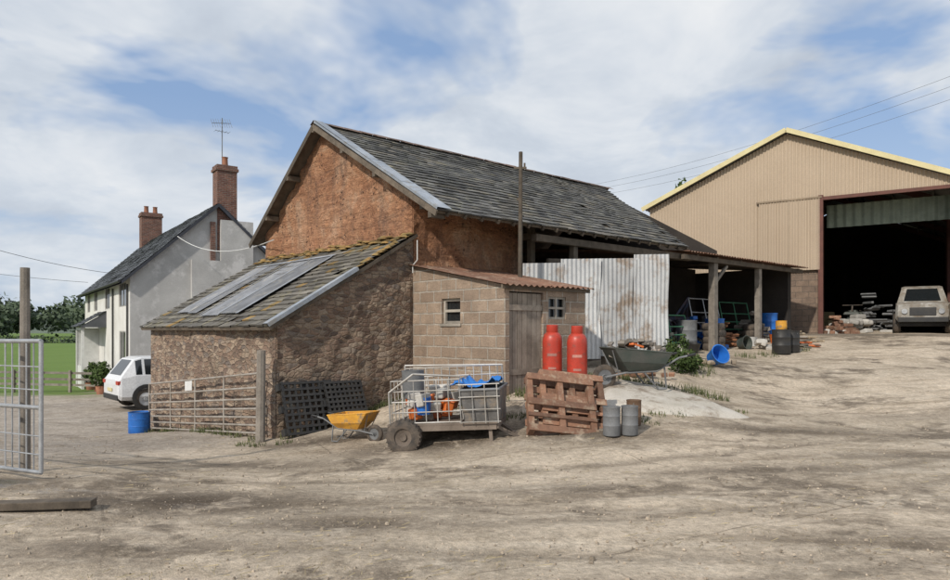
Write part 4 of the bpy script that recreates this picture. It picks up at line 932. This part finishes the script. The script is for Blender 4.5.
# ------------------------------------------------ gravel & litter
mb=MB()
for k in range(3600):
    y=3.8+random.random()**1.6*12; x=random.uniform(-.75,.75)*y*1.0
    z=H(x,y); s=random.uniform(.004,.015)*(1.7 if random.random()<.05 else 1)
    mb.box((x,y,z+s*.2),(s*1.6,s*1.2,s),Matrix.Rotation(random.uniform(0,6),3,'Z'),None,.6)
mb.build('gravel',STONE)
mb=MB()
for k in range(2400):
    y=4+random.random()**1.5*10; x=random.uniform(-.7,.75)*y
    if noise.noise(V(x*.5,y*.8,2))<.0: continue
    a=random.uniform(0,3.14); L=random.uniform(.02,.06); z=H(x,y)+.022; d=V(math.cos(a),math.sin(a),0)*L; w=V(-math.sin(a),math.cos(a),0)*.002
    mb.q([V(x,y,z)-d-w,V(x,y,z)+d-w,V(x,y,z+.004)+d+w,V(x,y,z)-d+w])
mb.build('straw_litter',STRAW)
# ------------------------------------------------ sky and light
w=bpy.data.worlds.new('World'); sc.world=w; w.use_nodes=True; t=NT(w.node_tree); bg=w.node_tree.nodes['Background']
sd=V(-.45,-.65,0).normalized(); EL=R(36)
sky=t.n('ShaderNodeTexSky',{'sky_type':'NISHITA','sun_disc':False,'sun_elevation':EL,'sun_rotation':math.atan2(sd.x,sd.y)%(2*math.pi),'air_density':1.,'dust_density':1.2,'ozone_density':1.5})
g=t.n('ShaderNodeTexCoord').outputs['Generated']; s=t.n('ShaderNodeSeparateXYZ',Vector=g).outputs
zz=t.math('ADD',t.math('MAXIMUM',s[2],0.),.3)
cv=t.n('ShaderNodeCombineXYZ',X=t.math('DIVIDE',s[0],zz),Y=t.math('DIVIDE',s[1],zz),Z=0.).outputs[0]
c1=t.noise(t.map(cv,(1,1.1,1),(0,0,.3),(5.3,2.4,0)),1.5,5,.58,.3); c2=t.noise(t.map(cv,(1,1,1),(0,0,0),(7.,2.,0)),2.4,5,.6,.3)
f=t.ramp(c1,[(.36,0.),(.48,.97)])
cc=t.ramp(c2,[(.3,(.53,.59,.68)),(.46,(.64,.70,.78)),(.58,(.77,.81,.86)),(.74,(.90,.915,.93))])
cc=t.mix(1.,cc,9.6,'MULTIPLY')
hz=t.ramp(s[2],[(0.,1.),(.3,0.)])
skc=t.mix(.6,sky.outputs[0],(3.4,5.0,7.9))
col=t.mix(f,skc,cc); col=t.mix(t.math('MULTIPLY',hz,.5),col,(6.7,7.3,8.0))
link(t,col,bg.inputs[0]); bg.inputs[1].default_value=.1
sun=bpy.data.lights.new('sun','SUN'); sun.energy=3.2; sun.angle=R(1.5); sun.color=(1,.93,.83)
so=bpy.data.objects.new('sun',sun); sc.collection.objects.link(so)
dv=V(sd.x*math.cos(EL),sd.y*math.cos(EL),math.sin(EL)); so.rotation_euler=dv.to_track_quat('Z','Y').to_euler(); so.location=(0,0,30)
# ------------------------------------------------ camera
cam=bpy.data.cameras.new('camera'); co=bpy.data.objects.new('camera',cam); sc.collection.objects.link(co)
co.location=(0,0,1.6); co.rotation_euler=(R(90),0,0); cam.lens=26; cam.sensor_width=36; cam.shift_y=.042; cam.clip_end=5000
sc.camera=co
